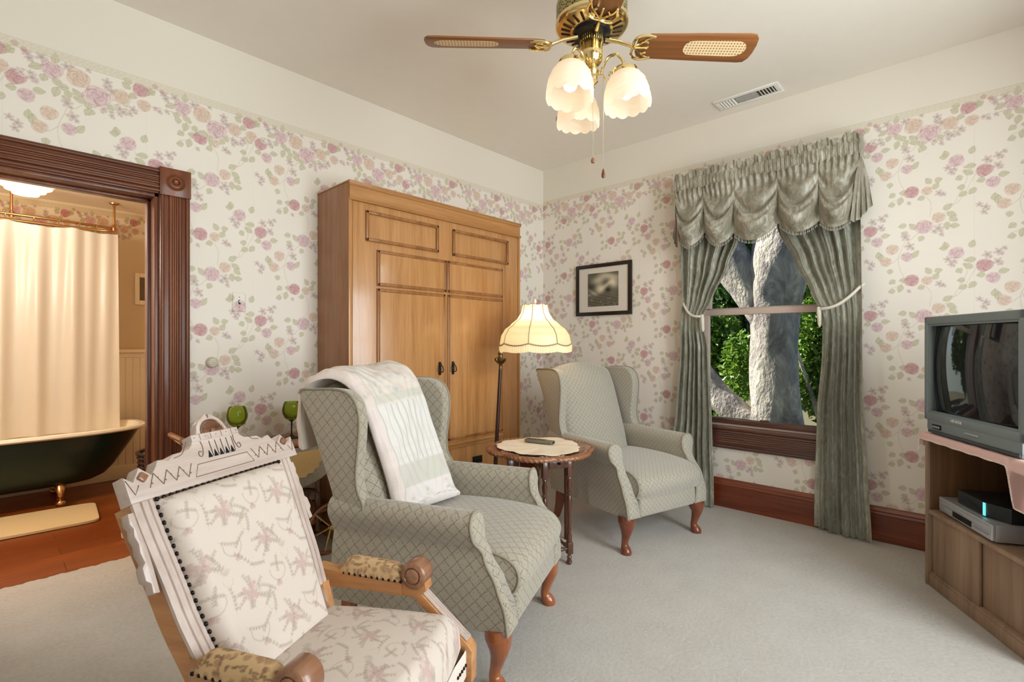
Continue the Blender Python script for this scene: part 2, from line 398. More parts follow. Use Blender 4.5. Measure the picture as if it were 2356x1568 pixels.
# ------------------------------------------------------------------ pattern painter (numpy)
class Paint:
    def __init__(s, w, h, res, base, wrap=True):
        s.res = res; s.W = int(round(w/res)); s.H = int(round(h/res)); s.w, s.h = w, h
        s.base = np.array(lin(base)); s.a = np.ones((s.H, s.W, 3))*s.base; s.wrap = wrap
    def win(s, x, y, r):
        i0, i1 = int((x-r)/s.res)-1, int((x+r)/s.res)+2; j0, j1 = int((y-r)/s.res)-1, int((y+r)/s.res)+2
        I = np.arange(i0, i1); J = np.arange(j0, j1)
        X, Y = np.meshgrid(I*s.res-x, J*s.res-y)
        return np.ix_(J % s.H, I % s.W), X, Y
    def put(s, ix, mask, col):
        m = np.clip(mask, 0, 1)[..., None]; s.a[ix] = s.a[ix]*(1-m)+np.array(lin(col))*m
    def edge(s, d, soft=1.3): return np.clip(.5-d/(s.res*soft), 0, 1)
    def rose(s, x, y, r, light, dark, n=5, ph=0., a=.85):
        ix, X, Y = s.win(x, y, r*1.25); X = X/r; Y = Y/r; soft = s.res*1.4/r
        mid = tuple(.6*l+.4*d for l, d in zip(light, dark))
        for q, pr, m, g in ((.60, .44, n+1, 0.), (.40, .38, n, .15), (.20, .30, max(3, n-1), .3), (.0, .17, 1, .7)):
            for k in range(m):
                an = ph+q*9+2*pi*k/m; w = pr*(1+.12*sin(k*2.7+ph)); dx, dy = X-q*cos(an), Y-q*sin(an)
                e = dx*cos(an)+dy*sin(an); t = -dx*sin(an)+dy*cos(an); d = np.hypot(e*1.15, t*.86)/w
                ins = np.clip((1-d)/soft*w+.5, 0, 1); sh = np.clip(.55-e/w*.6, 0, 1)
                s.put(ix, ins*a, light); s.put(ix, ins*(sh*.55+g*.5)*a, mid)
                s.put(ix, np.exp(-((d-1)/.13)**2)*(.35+.55*np.clip(-e/w*.5+.5+.5*np.sin(3*an+4*t), 0, 1))*a*.8, dark)
    def leaf(s, x, y, L, W, ang, col=(192, 190, 152), dk=(160, 156, 112), a=.75):
        cx, cy = x+cos(ang)*L/2, y+sin(ang)*L/2
        ix, X, Y = s.win(cx, cy, L*.7); u = (X*cos(ang)+Y*sin(ang))/L+.5; v = -X*sin(ang)+Y*cos(ang)
        uu = np.clip(u, 0, 1); prof = W/2*np.sin(pi*uu**.8)**.9; d = np.abs(v)-prof
        ins = s.edge(d)*(u > 0)*(u < 1); s.put(ix, ins*a, col)
        s.put(ix, np.exp(-(v/(s.res*.8))**2)*ins*.5, dk); s.put(ix, np.exp(-(d/(s.res*.9))**2)*(u > 0)*(u < 1)*.6, dk)
    def floret(s, x, y, r, col=(176, 160, 176), dk=(138, 118, 138), n=5, ph=0., a=.75):
        ix, X, Y = s.win(x, y, r*1.2); rho = np.hypot(X, Y)/r; th = np.arctan2(Y, X)+ph
        s.put(ix, s.edge((rho-(.35+.65*np.abs(np.cos(n*th/2))))*r)*a, col); s.put(ix, np.exp(-(rho/.3)**2)*.7, dk)
        s.put(ix, (np.exp(-((np.cos(n*th/2))/.25)**2)*(rho < .7))*.0, dk)
    def line(s, pts, w, col, a=.7):
        P = spline(pts, 10)
        for p, q in zip(P, P[1:]):
            mx, my = (p[0]+q[0])/2, (p[1]+q[1])/2; L = math.hypot(q[0]-p[0], q[1]-p[1])
            ix, X, Y = s.win(mx, my, L/2+w*2); dx, dy = (q[0]-p[0])/(L+1e-9), (q[1]-p[1])/(L+1e-9)
            t = np.clip(X*dx+Y*dy, -L/2, L/2); s.put(ix, s.edge(np.hypot(X-t*dx, Y-t*dy)-w/2)*a, col)
    def sample(s, U, V):
        fx = np.mod(U/s.res, s.W); fy = np.mod(V/s.res, s.H); i = fx.astype(int); j = fy.astype(int); a = (fx-i)[..., None]; b = (fy-j)[..., None]
        i %= s.W; j %= s.H; i2 = (i+1) % s.W; j2 = (j+1) % s.H
        return (s.a[j, i]*(1-a)+s.a[j, i2]*a)*(1-b)+(s.a[j2, i]*(1-a)+s.a[j2, i2]*a)*b

PAPER = (236, 229, 219)
ROSES=[('T',0.155,2.401,0.041),('T',0.122,2.326,0.037),('P',0.227,2.347,0.036),('R',0.251,2.198,0.045),('T',0.323,2.192,0.033),('P',0.31,1.975,0.051),('T',0.377,2.021,0.039),('P',0.457,2.343,0.043),('R',0.577,2.259,0.046),('P',0.613,2.185,0.038)]
LEAVES=[(0.269,2.359),(0.144,2.262),(0.085,2.372),(0.1,2.354),(0.155,2.196),(0.152,2.137),(0.195,2.151),(0.209,2.203),(0.33,2.251),(0.377,2.248),(0.365,2.214),(0.296,2.152),(0.206,1.996),(0.216,1.947),(0.256,1.985),(0.296,1.905),(0.419,2.078),(0.436,2.032),(0.445,2.001),(0.416,1.965),(0.451,1.961),(0.517,2.297),(0.507,2.263),(0.47,2.237),(0.478,2.181),(0.486,2.14),(0.526,2.15),(0.526,2.389),(0.409,2.394),(0.399,2.379),(0.562,2.205),(0.657,2.22)]
FLOS=[(0.22,2.47,0.027),(0.241,2.411,0.029),(0.048,2.32,0.023),(0.021,2.34,0.019),(0.04,2.294,0.019),(0.237,2.134,0.014),(0.38,2.168,0.024),(0.399,2.159,0.016),(0.377,1.956,0.028),(0.39,1.919,0.016),(0.357,1.941,0.017),(0.419,2.31,0.024),(0.435,2.28,0.021),(0.448,2.296,0.017),(0.589,2.319,0.026),(0.636,2.331,0.026),(0.633,2.275,0.026),(0.659,2.349,0.015)]
VINES=[[(0.213,2.224),(0.191,2.283),(0.188,2.347),(0.209,2.414),(0.223,2.456)],[(0.188,2.347),(0.148,2.311),(0.111,2.319)],[(0.22,2.196),(0.184,2.167),(0.148,2.156)],[(0.337,2.032),(0.343,2.109),(0.32,2.158)],[(0.255,1.912),(0.289,1.943),(0.383,1.981),(0.448,1.953)],[(0.383,2.024),(0.441,2.082),(0.479,2.168),(0.504,2.23),(0.486,2.311)],[(0.441,2.082),(0.479,2.117),(0.541,2.247)],[(0.22,1.854),(0.234,1.897),(0.255,1.912)]]
BROSES=[('P',0.164,-0.077,0.05),('T',0.26,-0.08,0.056),('P',0.333,-0.144,0.064),('T',0.429,-0.113,0.047),('R',0.509,-0.047,0.045),('T',0.524,-0.124,0.038),('R',0.038,-0.005,0.018),('R',0.069,-0.021,0.016)]
BLEAVES=[(0.012,-0.042),(0.187,-0.132),(0.178,-0.178),(0.224,-0.173),(0.265,-0.184),(0.298,-0.205),(0.307,-0.232),(0.385,-0.185),(0.454,-0.02),(0.448,-0.046),(0.559,-0.04),(0.135,-0.126),(0.477,-0.09),(0.176,-0.017),(0.106,-0.083)]
BFLOS=[(0.128,-0.032,0.028),(0.081,-0.036,0.023),(0.086,-0.054,0.019),(0.216,-0.04,0.024),(0.371,-0.058,0.025),(0.389,-0.097,0.025),(0.367,-0.084,0.018),(0.421,-0.177,0.023),(0.439,-0.187,0.018),(0.421,-0.203,0.015),(0.477,-0.161,0.024),(0.464,-0.186,0.016),(0.058,-0.131,0.016),(0.091,-0.12,0.016),(0.351,-0.216,0.01),(0.237,-0.035,0.015),(0.297,-0.026,0.014)]
RC = {'P': ((232, 210, 210), (160, 112, 124)), 'T': ((232, 214, 198), (178, 140, 124)), 'R': ((216, 180, 180), (160, 106, 110))}
LF, LFD, VI, FL, FLD = (200, 196, 166), (158, 152, 118), (200, 190, 166), (208, 192, 187), (162, 138, 136)
PP, HP, DROP = .535, .545, .2725
def draw_motif(p, roses, leaves, flos, vines, offs):
    for du, dz in offs:
        for v in vines: p.line([(x+du, z+dz) for x, z in v], .0021, VI, .8)
        for x, z in leaves:
            n = min(roses, key=lambda r: (r[1]-x)**2+(r[2]-z)**2); an = math.atan2(z-n[2], x-n[1])+.7*sin(x*91+z*57); L = .043+.009*sin(x*77)
            p.leaf(x+du-cos(an)*L/2, z+dz-sin(an)*L/2, L, .030, an, LF, LFD)
        for x, z, r in flos: p.floret(x+du, z+dz, r*.95, FL, FLD, 5, x*50); p.floret(x+du+r*.5, z+dz-r*.6, r*.45, FL, FLD, 5, x*30)
        for i, (k, x, z, r) in enumerate(roses): p.rose(x+du, z+dz, r*.80, *RC[k], 5+(i % 2), i*1.3+x*20)
def paper_tile():
    p = Paint(PP, HP, .0016, PAPER)
    draw_motif(p, ROSES, LEAVES, FLOS, VINES, [(0, 0)])
    return p
def strip_tile():
    """two neighbouring strips in half drop, so motifs crossing a seam join up"""
    p = Paint(2*PP, HP, .0016, PAPER)
    draw_motif(p, ROSES, LEAVES, FLOS, VINES, [(0, 0), (PP, DROP)])
    for x in (0, PP): j = int(round(x/p.res)); p.a[:, j] *= .90
    return p
def border_tile():
    p = Paint(PP, .36, .0016, PAPER)      # v = z - lace centre + .29
    draw_motif(p, [(k, x, z+.29, r) for k, x, z, r in BROSES], [(x, z+.29) for x, z in BLEAVES], [(x, z+.29, r) for x, z, r in BFLOS], [], [(0, 0)])
    X, Y = np.meshgrid(np.arange(p.W)*p.res, np.arange(p.H)*p.res-.29)
    m = (np.abs(Y) < .021).astype(float)*.5; p.a = p.a*(1-m[..., None])+np.array(lin((220, 211, 190)))*m[..., None]
    k = np.zeros_like(X)
    for ph in (0, pi): k = np.maximum(k, np.exp(-((Y-.011*np.sin(X*2*pi/.0535+ph))/.0022)**2)*.45)
    k = np.maximum(k, np.maximum(np.exp(-((Y-.019)/.0016)**2), np.exp(-((Y+.019)/.0016)**2))*.6); k = np.maximum(k, np.exp(-(((X*2/.0535) % 1-.5)/.12)**2-(Y/.006)**2)*.4)
    p.a = p.a*(1-k[..., None])+np.array(lin((190, 178, 150)))*k[..., None]
    return p
TILE = strip_tile(); BORDER = border_tile()
UPPER = np.array(lin((232, 225, 213)))
def paper_color(u, z, ou=0., oz=0., zb=2.67):
    c = TILE.sample(u+ou, z-oz); b = BORDER.sample(u+ou, np.clip(z-zb+.29, 0, .35))
    nb = np.abs(b-BORDER.base).sum(-1, keepdims=True) > .02
    c = np.where(((z > zb-.11)[..., None]), BORDER.base, c)
    out = np.where((z > zb-.27)[..., None] & nb, b, c)
    return np.where((z > zb+.021)[..., None], UPPER, out)
def paper_wall(name, pos, u0, u1, z0, z1, holes, fine, coarse, off, cell=.0032, blk=.064):
    """wall sheet: pos(U,Z)->xyz ; holes/coarse = [(u0,u1,z0,z1)] ; fine = (u0,u1,z0,z1) printed area seen from the room"""
    ue = {u0, u1, fine[0], fine[1]}; ze = {z0, z1, fine[2], fine[3]}
    for h in holes+coarse: ue |= {h[0], h[1]}; ze |= {h[2], h[3]}
    k = np.arange(math.ceil(fine[0]/blk), math.floor(fine[1]/blk)+1)*blk; ue |= set(np.round(k, 4))
    k = np.arange(math.ceil(fine[2]/blk), math.floor(fine[3]/blk)+1)*blk; ze |= set(np.round(k, 4))
    ue = sorted(x for x in ue if u0 <= x <= u1); ze = sorted(x for x in ze if z0 <= x <= z1)
    V, F, C, nb = [], [], [], 0
    for a, b in zip(ue, ue[1:]):
        if b-a < 1e-5: continue
        for c, d in zip(ze, ze[1:]):
            if d-c < 1e-5: continue
            mu, mz = (a+b)/2, (c+d)/2
            if any(h[0] < mu < h[1] and h[2] < mz < h[3] for h in holes): continue
            nx = ny = 1
            if fine[0] < mu < fine[1] and fine[2] < mz < fine[3] and not any(h[0] < mu < h[1] and h[2] < mz < h[3] for h in coarse):
                nx = max(1, round((b-a)/cell)); ny = max(1, round((d-c)/cell))
            U, Z = np.meshgrid(np.linspace(a, b, nx+1), np.linspace(c, d, ny+1), indexing='ij')
            cc = paper_color(U, Z, *off)
            if nx > 1 or ny > 1:
                if np.ptp(cc.reshape(-1, 3), axis=0).max() < .012:
                    U, Z = np.meshgrid([a, b], [c, d], indexing='ij'); cc = paper_color(U, Z, *off); nx = ny = 1
            elif not (mz > off[2]+.021): cc = np.ones_like(cc)*TILE.base
            V.append(np.stack(pos(U, Z), -1).reshape(-1, 3)); C.append(cc.reshape(-1, 3)); F.append(grid_faces(nx+1, ny+1)+nb); nb += (nx+1)*(ny+1)
    return structure(arr_mesh(name, np.concatenate(V), np.concatenate(F), M_PAPER, None, np.concatenate(C)))
H, XC, YD = 3.02, -5.3, -4.35
DX0, DX1, DZ = -4.19, -3.273, 2.074            # doorway in wall_left
WY0, WY1, WZ0, WZ1 = -2.56, -1.62, .63, 2.48   # window in wall_right
paper_wall('wall_left', lambda u, z: (u, 0*u, z), XC, 0, 0, H, [(DX0, DX1, 0, DZ)], (-3.95, 0, .2, 2.674), [(-2.36, -.83, .2, 2.24)], (3.327, .235, 2.65))
paper_wall('wall_right', lambda u, z: (0*u, -u, z), 0, -YD, 0, H, [(-WY1, -WY0, WZ0, WZ1)], (0, 4.34, .2, 2.708), [], (-2.694, 0., 2.686))
def sheet(name, quads, mat):
    m = MB()
    for q in quads: m.add(q, [(0, 1, 2, 3)])
    return structure(m.build(name, mat, smooth=0))
def wall_holes(pos, u0, u1, z1, holes, z0=0.):
    q = []; us = sorted({u0, u1} | {h[0] for h in holes} | {h[1] for h in holes}); zs = sorted({z0, z1} | {h[2] for h in holes} | {h[3] for h in holes})
    for a, b in zip(us, us[1:]):
        for c, d in zip(zs, zs[1:]):
            if not any(h[0] < (a+b)/2 < h[1] and h[2] < (c+d)/2 < h[3] for h in holes): q.append([pos(a, c), pos(b, c), pos(b, d), pos(a, d)])
    return q
BACKWIN = [(-3.75, -2.85, .45, 2.7), (-2.35, -1.25, .45, 2.7)]
sheet('wall_back', wall_holes(lambda u, z: (u, YD, z), XC, 0, H, BACKWIN), M_UPPER)
sheet('wall_side', wall_holes(lambda u, z: (XC, u, z), YD, 0, H, []), M_UPPER)
sheet('ceiling', [[(XC, YD, H), (0, YD, H), (0, 0, H), (XC, 0, H)]], M_CEIL)
# carpet runs through the doorway with a soft ragged edge
m = MB(); xs = np.linspace(DX0-.2, -3.0, 90)
m.add([(XC, YD, 0), (0, YD, 0), (0, 0, 0), (XC, 0, 0)], [(0, 1, 2, 3)])
P = [[(x, 0., 0.) for x in xs], [(x, .44+.006*sin(x*60)+.005*sin(x*147+1), .0) for x in xs], [(x, .452+.006*sin(x*60)+.005*sin(x*147+1), -.012) for x in xs]]
m.grid(P); structure(m.build('floor', M_CARPET))
# ---- window_1
w = bpy.data.objects.new('window_1', None); COL.objects.link(w); w.location = (0, (WY0+WY1)/2, 0); structure(w)
hw = (WY1-WY0)/2
m = MB()
for s in (-1, 1): m.box(-.002, .15, s*hw-.012, s*hw+.012, WZ0, WZ1)
m.box(-.002, .15, -hw, hw, WZ1-.012, WZ1+.012); m.box(.0, .17, -hw, hw, WZ0-.02, WZ0+.006); m.build('window_jamb', M_SASH, w)
def sash(name, x, z0, z1, mats):
    m = MB(); st = .045; b = hw-.012
    for s in (-1, 1): m.box(x, x+.035, s*b-st*(s > 0), s*b+st*(s < 0), z0, z1, .004)
    m.box(x-.002, x+.037, -b, b, z1-.048, z1, .006)
    if z0 > 1: m.box(x, x+.035, -b, b, z0, z0+.05, .004)
    o = m.build(name, M_SASH, w)
    g = MB(); g.box(x+.015, x+.019, -b+st-.004, b-st+.004, z0+.03, z1-.03); g.build('glass_pane', M_BARE_GLASS, o)
    return o
sl = sash('lower_sash', .045, WZ0+.006, 1.53, 0); su = sash('upper_sash', .085, 1.49, WZ1-.012, 0)
m = MB(); m.box(.04, .085, -hw+.012, hw-.012, WZ0+.003, WZ0+.05, .006); m.box(.03, .05, -.03, .03, WZ0+.05, WZ0+.062, .003); m.build('bottom_rail', M_TRIMY, sl)
m = MB(); m.box(-.048, .045, -hw-.01, hw+.01, .602, .63, .008); m.build('window_stool', M_TRIMY, w)
m = MB(); m.box(-.022, -.001, -hw-.01, hw+.01, .455, .602, .003)
for z, r in ((.585, .010), (.568, .006), (.553, .006), (.538, .006), (.522, .006), (.507, .006), (.470, .010)): m.tube([(-.022, -hw-.01, z), (-.022, hw+.01, z)], r, 8)
m.build('window_apron', M_TRIMY, w)
m = MB()
for s in (-1, 1): m.box(-.024, -.001, s*(hw+.06)-.06, s*(hw+.06)+.06, .63, WZ1+.01, .004)
m.box(-.024, -.001, -hw-.12, hw+.12, WZ1+.01, WZ1+.12, .004); m.build('window_casing', M_TRIM, w)
for k, hbox in enumerate(BACKWIN):            # the daylight windows behind the photographer
    b = bpy.data.objects.new('window_%d' % (k+2), None); COL.objects.link(b); structure(b); m = MB(); x0, x1, z0, z1 = hbox
    for a, c in ((x0, x0+.05), (x1-.05, x1)): m.box(a, c, YD-.08, YD+.02, z0, z1)
    for a in (z0, (z0+z1)/2-.03, z1-.06): m.box(x0, x1, YD-.08, YD+.02, a, a+.06)
    m.build('window_frame', M_TRIM, b)
    m = MB(); m.box(x0, x1, YD-.045, YD-.04, z0, z1); m.build('glass_pane', M_BARE_GLASS, b)
# ---- baseboards: plain board with a moulded cap
def baseboard(name, p0, p1, nrm, mat):
    p0, p1, nrm = Vector(p0), Vector(p1), Vector(nrm)
    prof = [(.0, 0), (.020, 0), (.020, .165), (.026, .170), (.026, .178), (.020, .186), (.022, .196), (.014, .206), (.010, .216), (.004, .220), (.0, .220)]
    m = MB(); m.grid([[tuple(p+nrm*(d+.0005)+Vector((0, 0, z))) for d, z in prof] for p in (p0, p1)], cv=True, capu=True)
    return structure(m.build(name, mat, smooth=25))
baseboard('baseboard_right', (0, YD, 0), (0, 0, 0), (-1, 0, 0), M_BASE)
baseboard('baseboard_left', (-3.131, 0, 0), (0, 0, 0), (0, -1, 0), M_BASEX)
baseboard('baseboard_back', (XC, YD, 0), (0, YD, 0), (0, 1, 0), M_BASEX)
# ---- doorway trim
t = bpy.data.objects.new('trim_1', None); COL.objects.link(t); structure(t); t.location = (0, 0, 0)
def casing(name, x0, sgn, mat):
    m = MB(); wd = .142; prof = []
    def X(a): return x0+a if sgn > 0 else x0+wd-a
    m.box(min(X(0), X(wd)), max(X(0), X(wd)), -.018, .0, .0, DZ-.005, .002)
    for a, r in ((.012, .010), (.050, .009), (.062, .0055), (.072, .0055), (.082, .0055), (.094, .009), (.128, .009)):
        m.tube([(X(a), -.018, 0), (X(a), -.018, DZ-.005)], r, 10)
    return m.build(name, mat, t)
casing('side_casing', DX1, 1, M_TRIM); casing('side_casing', DX0-.142, -1, M_TRIM)
m = MB(); m.box(DX0-.001, DX1+.001, -.018, 0, DZ-.003, DZ+.132, .002)
for a, r in ((.012, .011), (.032, .009), (.055, .008), (.068, .005), (.077, .005), (.088, .008), (.118, .010)): m.tube([(DX0, -.018, DZ+a), (DX1, -.018, DZ+a)], r, 10)
m.build('head_casing', M_TRIMX, t)
for x in (DX1-.002, DX0-.144):
    m = MB(); m.box(x, x+.146, -.034, 0, DZ-.008, DZ+.142, .003)
    b = m.build('corner_block', M_TRIM, t)
    m = MB(); m.lathe([(.0, .006), (.010, .008), (.014, .002), (.018, .010), (.026, .004), (.030, .004), (.036, .010), (.042, .003), (.046, 0)][::-1], 32, T(x+.073, -.034, DZ+.068) @ R(90, 'X')); m.build('bullseye_rosette', M_TRIM, b)
m = MB()
for x, s in ((DX1, -1), (DX0, 1)):
    m.box(min(x, x+s*.02), max(x, x+s*.02), 0, .15, 0, DZ, .002); m.box(min(x, x+s*.034), max(x, x+s*.034), .085, .15, 0, DZ-.02, .003)
m.box(DX0, DX1, 0, .15, DZ-.02, DZ, .002); m.box(DX0, DX1, .085, .15, DZ-.034, DZ-.02, .003); m.build('door_jamb', M_TRIM, t)

# ------------------------------------------------------------------ bathroom beyond the doorway
BX0, BX1, BY, BH = -5.2, -2.15, 2.62, 2.50
sheet('floor_bathroom', [[(BX0, .15, -.008), (BX1, .15, -.008), (BX1, BY, -.008), (BX0, BY, -.008)]], M_BATHFLOOR)
sheet('ceiling_bathroom', [[(BX0, .15, BH), (BX1, .15, BH), (BX1, BY, BH), (BX0, BY, BH)]], M_BATHCEIL)
q = wall_holes(lambda u, z: (u, .15, z), BX0, BX1, BH, [(DX0, DX1, -.01, DZ)], -.01)+[[(BX0, .15, -.01), (BX0, BY, -.01), (BX0, BY, BH), (BX0, .15, BH)], [(BX1, .15, -.01), (BX1, BY, -.01), (BX1, BY, BH), (BX1, .15, BH)]]
sheet('wall_bathroom_side', q, M_BATHWALL)
U, Z = np.meshgrid(np.linspace(-4.3, BX1, 420), np.linspace(2.16, BH, 70), indexing='ij')
tan = np.array(lin((206, 184, 150))); pb = BORDER.sample(U*1.1, (Z-2.455)*.95+.29)/BORDER.base; pb = np.clip(1-(1-pb)*1.35, .12, 1)*tan
V = np.stack([U, 0*U+BY, Z], -1).reshape(-1, 3); nF = grid_faces(420, 70); n0 = len(V)
ext = [(BX0, BY, -.01), (BX1, BY, -.01), (BX1, BY, 2.16), (BX0, BY, 2.16), (BX0, BY, 2.16), (-4.3, BY, 2.16), (-4.3, BY, BH), (BX0, BY, BH)]
structure(arr_mesh('wall_bathroom_far', np.concatenate([V, ext]), np.concatenate([nF, [[n0, n0+1, n0+2, n0+3], [n0+4, n0+5, n0+6, n0+7]]]), M_PAPER, None, np.concatenate([pb.reshape(-1, 3), np.tile(tan, (8, 1))])))
m = MB(); m.box(BX0, BX1, BY-.012, BY, 0, 1.17)
for k in range(56): m.box(BX0+.055*k, BX0+.055*k+.050, BY-.016, BY-.010, .12, 1.17, .002, 1)
m.box(BX0, BX1, BY-.045, BY, 1.17, 1.205, .01); m.box(BX0, BX1, BY-.024, BY, 1.125, 1.17, .006); m.box(BX0, BX1, BY-.028, BY, -.006, .12, .006)
structure(m.build('trim_bathroom_wainscot', M_CREAMPAINT))
# clawfoot tub
tub = thing('clawfoot_bathtub', 'dark green clawfoot bathtub with cream rolled rim in the bathroom', 'bathtub', (-3.78, 2.17, 0))
def tubring(z, k, a, b, n=72, sh=.0): return [(sh+a*math.copysign(abs(cos(2*pi*i/n))**.62, cos(2*pi*i/n)), b*math.copysign(abs(sin(2*pi*i/n))**.75, sin(2*pi*i/n)), z) for i in range(n)]
m = MB(); secs = [(.148, .02, .01, -.02), (.150, .46, .14, -.02), (.155, .52, .20, -.02), (.19, .58, .25, -.01), (.26, .63, .28, 0), (.34, .68, .30, 0), (.44, .745, .32, .0), (.535, .80, .335, 0)]
m.grid([tubring(z, 0, a, b, sh=s) for z, a, b, s in secs], cv=True); m.build('tub_shell', M_TUBGREEN, tub)
m = MB(); m.grid([tubring(z, 0, a, b) for z, a, b in ((.50, .76, .30), (.535, .795, .33), (.54, .83, .36), (.552, .845, .372), (.568, .842, .37), (.576, .825, .352), (.570, .80, .33), (.54, .78, .31), (.40, .70, .27), (.24, .55, .2), (.235, .2, .1))], cv=True); m.build('rolled_rim', M_PORCELAIN, tub)
for x, y in ((.27, -.2), (-.5, -.2), (.27, .2), (-.5, .2)):
    s = 1 if y > 0 else -1
    m = MB(); m.tube(spline([(x, y*.6, .19), (x, y*.95, .15), (x, y*1.2, .10), (x, y*1.12, .055), (x, y*1.2, .03)], 6), [.055*(1-.62*min(1, i/12.)) for i in range(25)], 12); m.ball((x, y*1.22, .026), (.032, .034, .034), 14)
    m.build('claw_foot', M_COPPER, tub)
# shower ring rail + curtain
rod = thing('shower_curtain_rail', 'copper shower rail hung on posts from the bathroom ceiling', 'curtain rail', (-3.78, 2.3, 0))
m = MB(); loop = [(.67*math.copysign(abs(cos(a))**.55, cos(a)), .12+.13*math.copysign(abs(sin(a))**.8, sin(a)), 2.275) for a in np.linspace(0, 2*pi, 60)[:-1]]
m.tube(loop, .011, 10, closed=True); m.build('oval_rail', M_COPPER, rod)
for x in (.655, .015):
    m = MB(); m.tube([(x, .04-.03*(x < .1), 2.275), (x, .04-.03*(x < .1), BH-.002)], .009, 10); m.lathe([(.036, BH-.002), (.034, BH-.012), (.016, BH-.018), (.010, BH-.03)], 20, T(x, .04-.03*(x < .1), 0)); m.lathe([(.016, 2.256), (.017, 2.275), (.014, 2.30), (.009, 2.31)], 14, T(x, .04-.03*(x < .1), 0)); m.build('ceiling_post', M_COPPER, rod)
cx = np.linspace(-.72, .672, 220); P = []
for i in range(40):
    tt = i/39.; z = lerp(2.225, .52, tt); row = []
    for u in cx:
        a = .012+.016*tt; a *= (1 if u < .45 else .35); y = .0+a*sin(u*26+1.2*sin(u*5))+.006*sin(u*60+2*tt)-.0*tt
        row.append((u+.03*tt*(u > .3)*(u-.3), y-.015, z-(.018*abs(sin(u*8.5))*(1-tt)**6)))
    P.append(row)
sc = thing('shower_curtain', 'sheer cream shower curtain falling inside the green bathtub', 'shower curtain', (-3.78, 2.29, 0)); MB().grid(P).build('curtain_panel', M_CURTAIN, sc, 60)
for k, x in enumerate((-.02, .14, .29, .42, .53)):
    m = MB(); cc_ = (abs(x)/.67)**(1/.55); yr = .13-.13*(max(0, 1-cc_*cc_)**.5)**.8; m.tube([(x, yr+.001*sin(a)+.024*sin(a), 2.264+.026*cos(a)) for a in np.linspace(0, 2*pi, 17)[:-1]], .0022, 6, closed=True); m.build('curtain_ring', M_BRASS, sc)
# ceiling lamp (stepped milk glass)
bl = thing('bathroom_ceiling_lamp', 'lit stepped milk glass lamp on the bathroom ceiling', 'ceiling lamp', (-3.70, 1.99, BH))
m = MB(); m.lathe([(.0, -.128), (.075, -.120), (.082, -.100), (.083, -.098), (.115, -.092), (.122, -.070), (.123, -.068), (.150, -.062), (.158, -.036), (.160, -.034), (.178, -.028), (.185, -.006), (.17, 0)], 40)
m.build('glass_shade', emit('lit_milk_glass', (255, 244, 220), .8), bl)
# grille, knob, mats, basket
g = thing('wall_grille', 'white framed grille on the tan bathroom wall', 'grille', (-2.84, BY, 1.78))
m = MB(); [m.box(*b, .004) for b in ((-.09, -.055, -.022, 0, -.15, .15), (.055, .09, -.022, 0, -.15, .15), (-.055, .055, -.0225, 0, .11, .15), (-.055, .055, -.0225, 0, -.15, -.11))]; m.build('grille_frame', M_CREAMPAINT, g)
m = MB(); m.box(-.056, .056, -.010, -.002, -.112, .112)
for k in range(8): m.box(-.056+.015*k, -.052+.015*k, -.016, -.009, -.112, .112)
m.build('grille_bars', plain('brown_grille', (124, 104, 82), .6, .2), g)
k = thing('robe_hook', 'round cream robe hook on the bathroom wall under the grille', 'hook', (-2.80, BY, 1.43)); m = MB(); m.lathe([(.045, 0), (.045, -.012), (.03, -.03), (.0, -.034)][::-1], 24, R(-90, 'X')); m.build('hook_disc', M_CREAMPAINT, k)
def mat_rug(name, lab, cx, cy, a, b, rz, mat):
    m = MB(); m.cushion(-a, a, -b, b, -.006, .016, .16, 48); o = m.build(name, mat, None); o.location = (cx, cy, 0); o.rotation_euler = (0, 0, math.radians(rz)); return tag(o, lab, 'bath mat')
mat_rug('bath_mat', 'long tan bath mat on the orange wood floor before the tub', -3.82, 1.62, .49, .262, -4, M_MAT)
mat_rug('bath_mat', 'small pink bath mat half hidden by the carved armchair', -2.98, 1.0, .30, .25, -8, M_MATPINK)
bk = thing('wicker_basket', 'dark wicker basket on the bathroom floor by the door jamb', 'basket', (-2.945, 1.55, -.006))
m = MB(); n = 40
for i in range(11):
    z = .02+.035*i; r = .125+.002*i
    m.tube([(r*cos(a)+.004*cos(12*a+i*pi), r*sin(a)+.004*sin(12*a+i*pi), z) for a in np.linspace(0, 2*pi, 49)[:-1]], .009, 6, closed=True)
for a in np.linspace(0, 2*pi, 25)[:-1]: m.tube([(.125*cos(a), .125*sin(a), 0), (.145*cos(a), .145*sin(a), .40)], .005, 5)
m.build('woven_body', M_WICKER, bk); m = MB(); m.tube([(.15*cos(a), .15*sin(a), .405) for a in np.linspace(0, 2*pi, 33)[:-1]], .014, 8, closed=True); m.build('basket_rim', M_WICKER, bk)

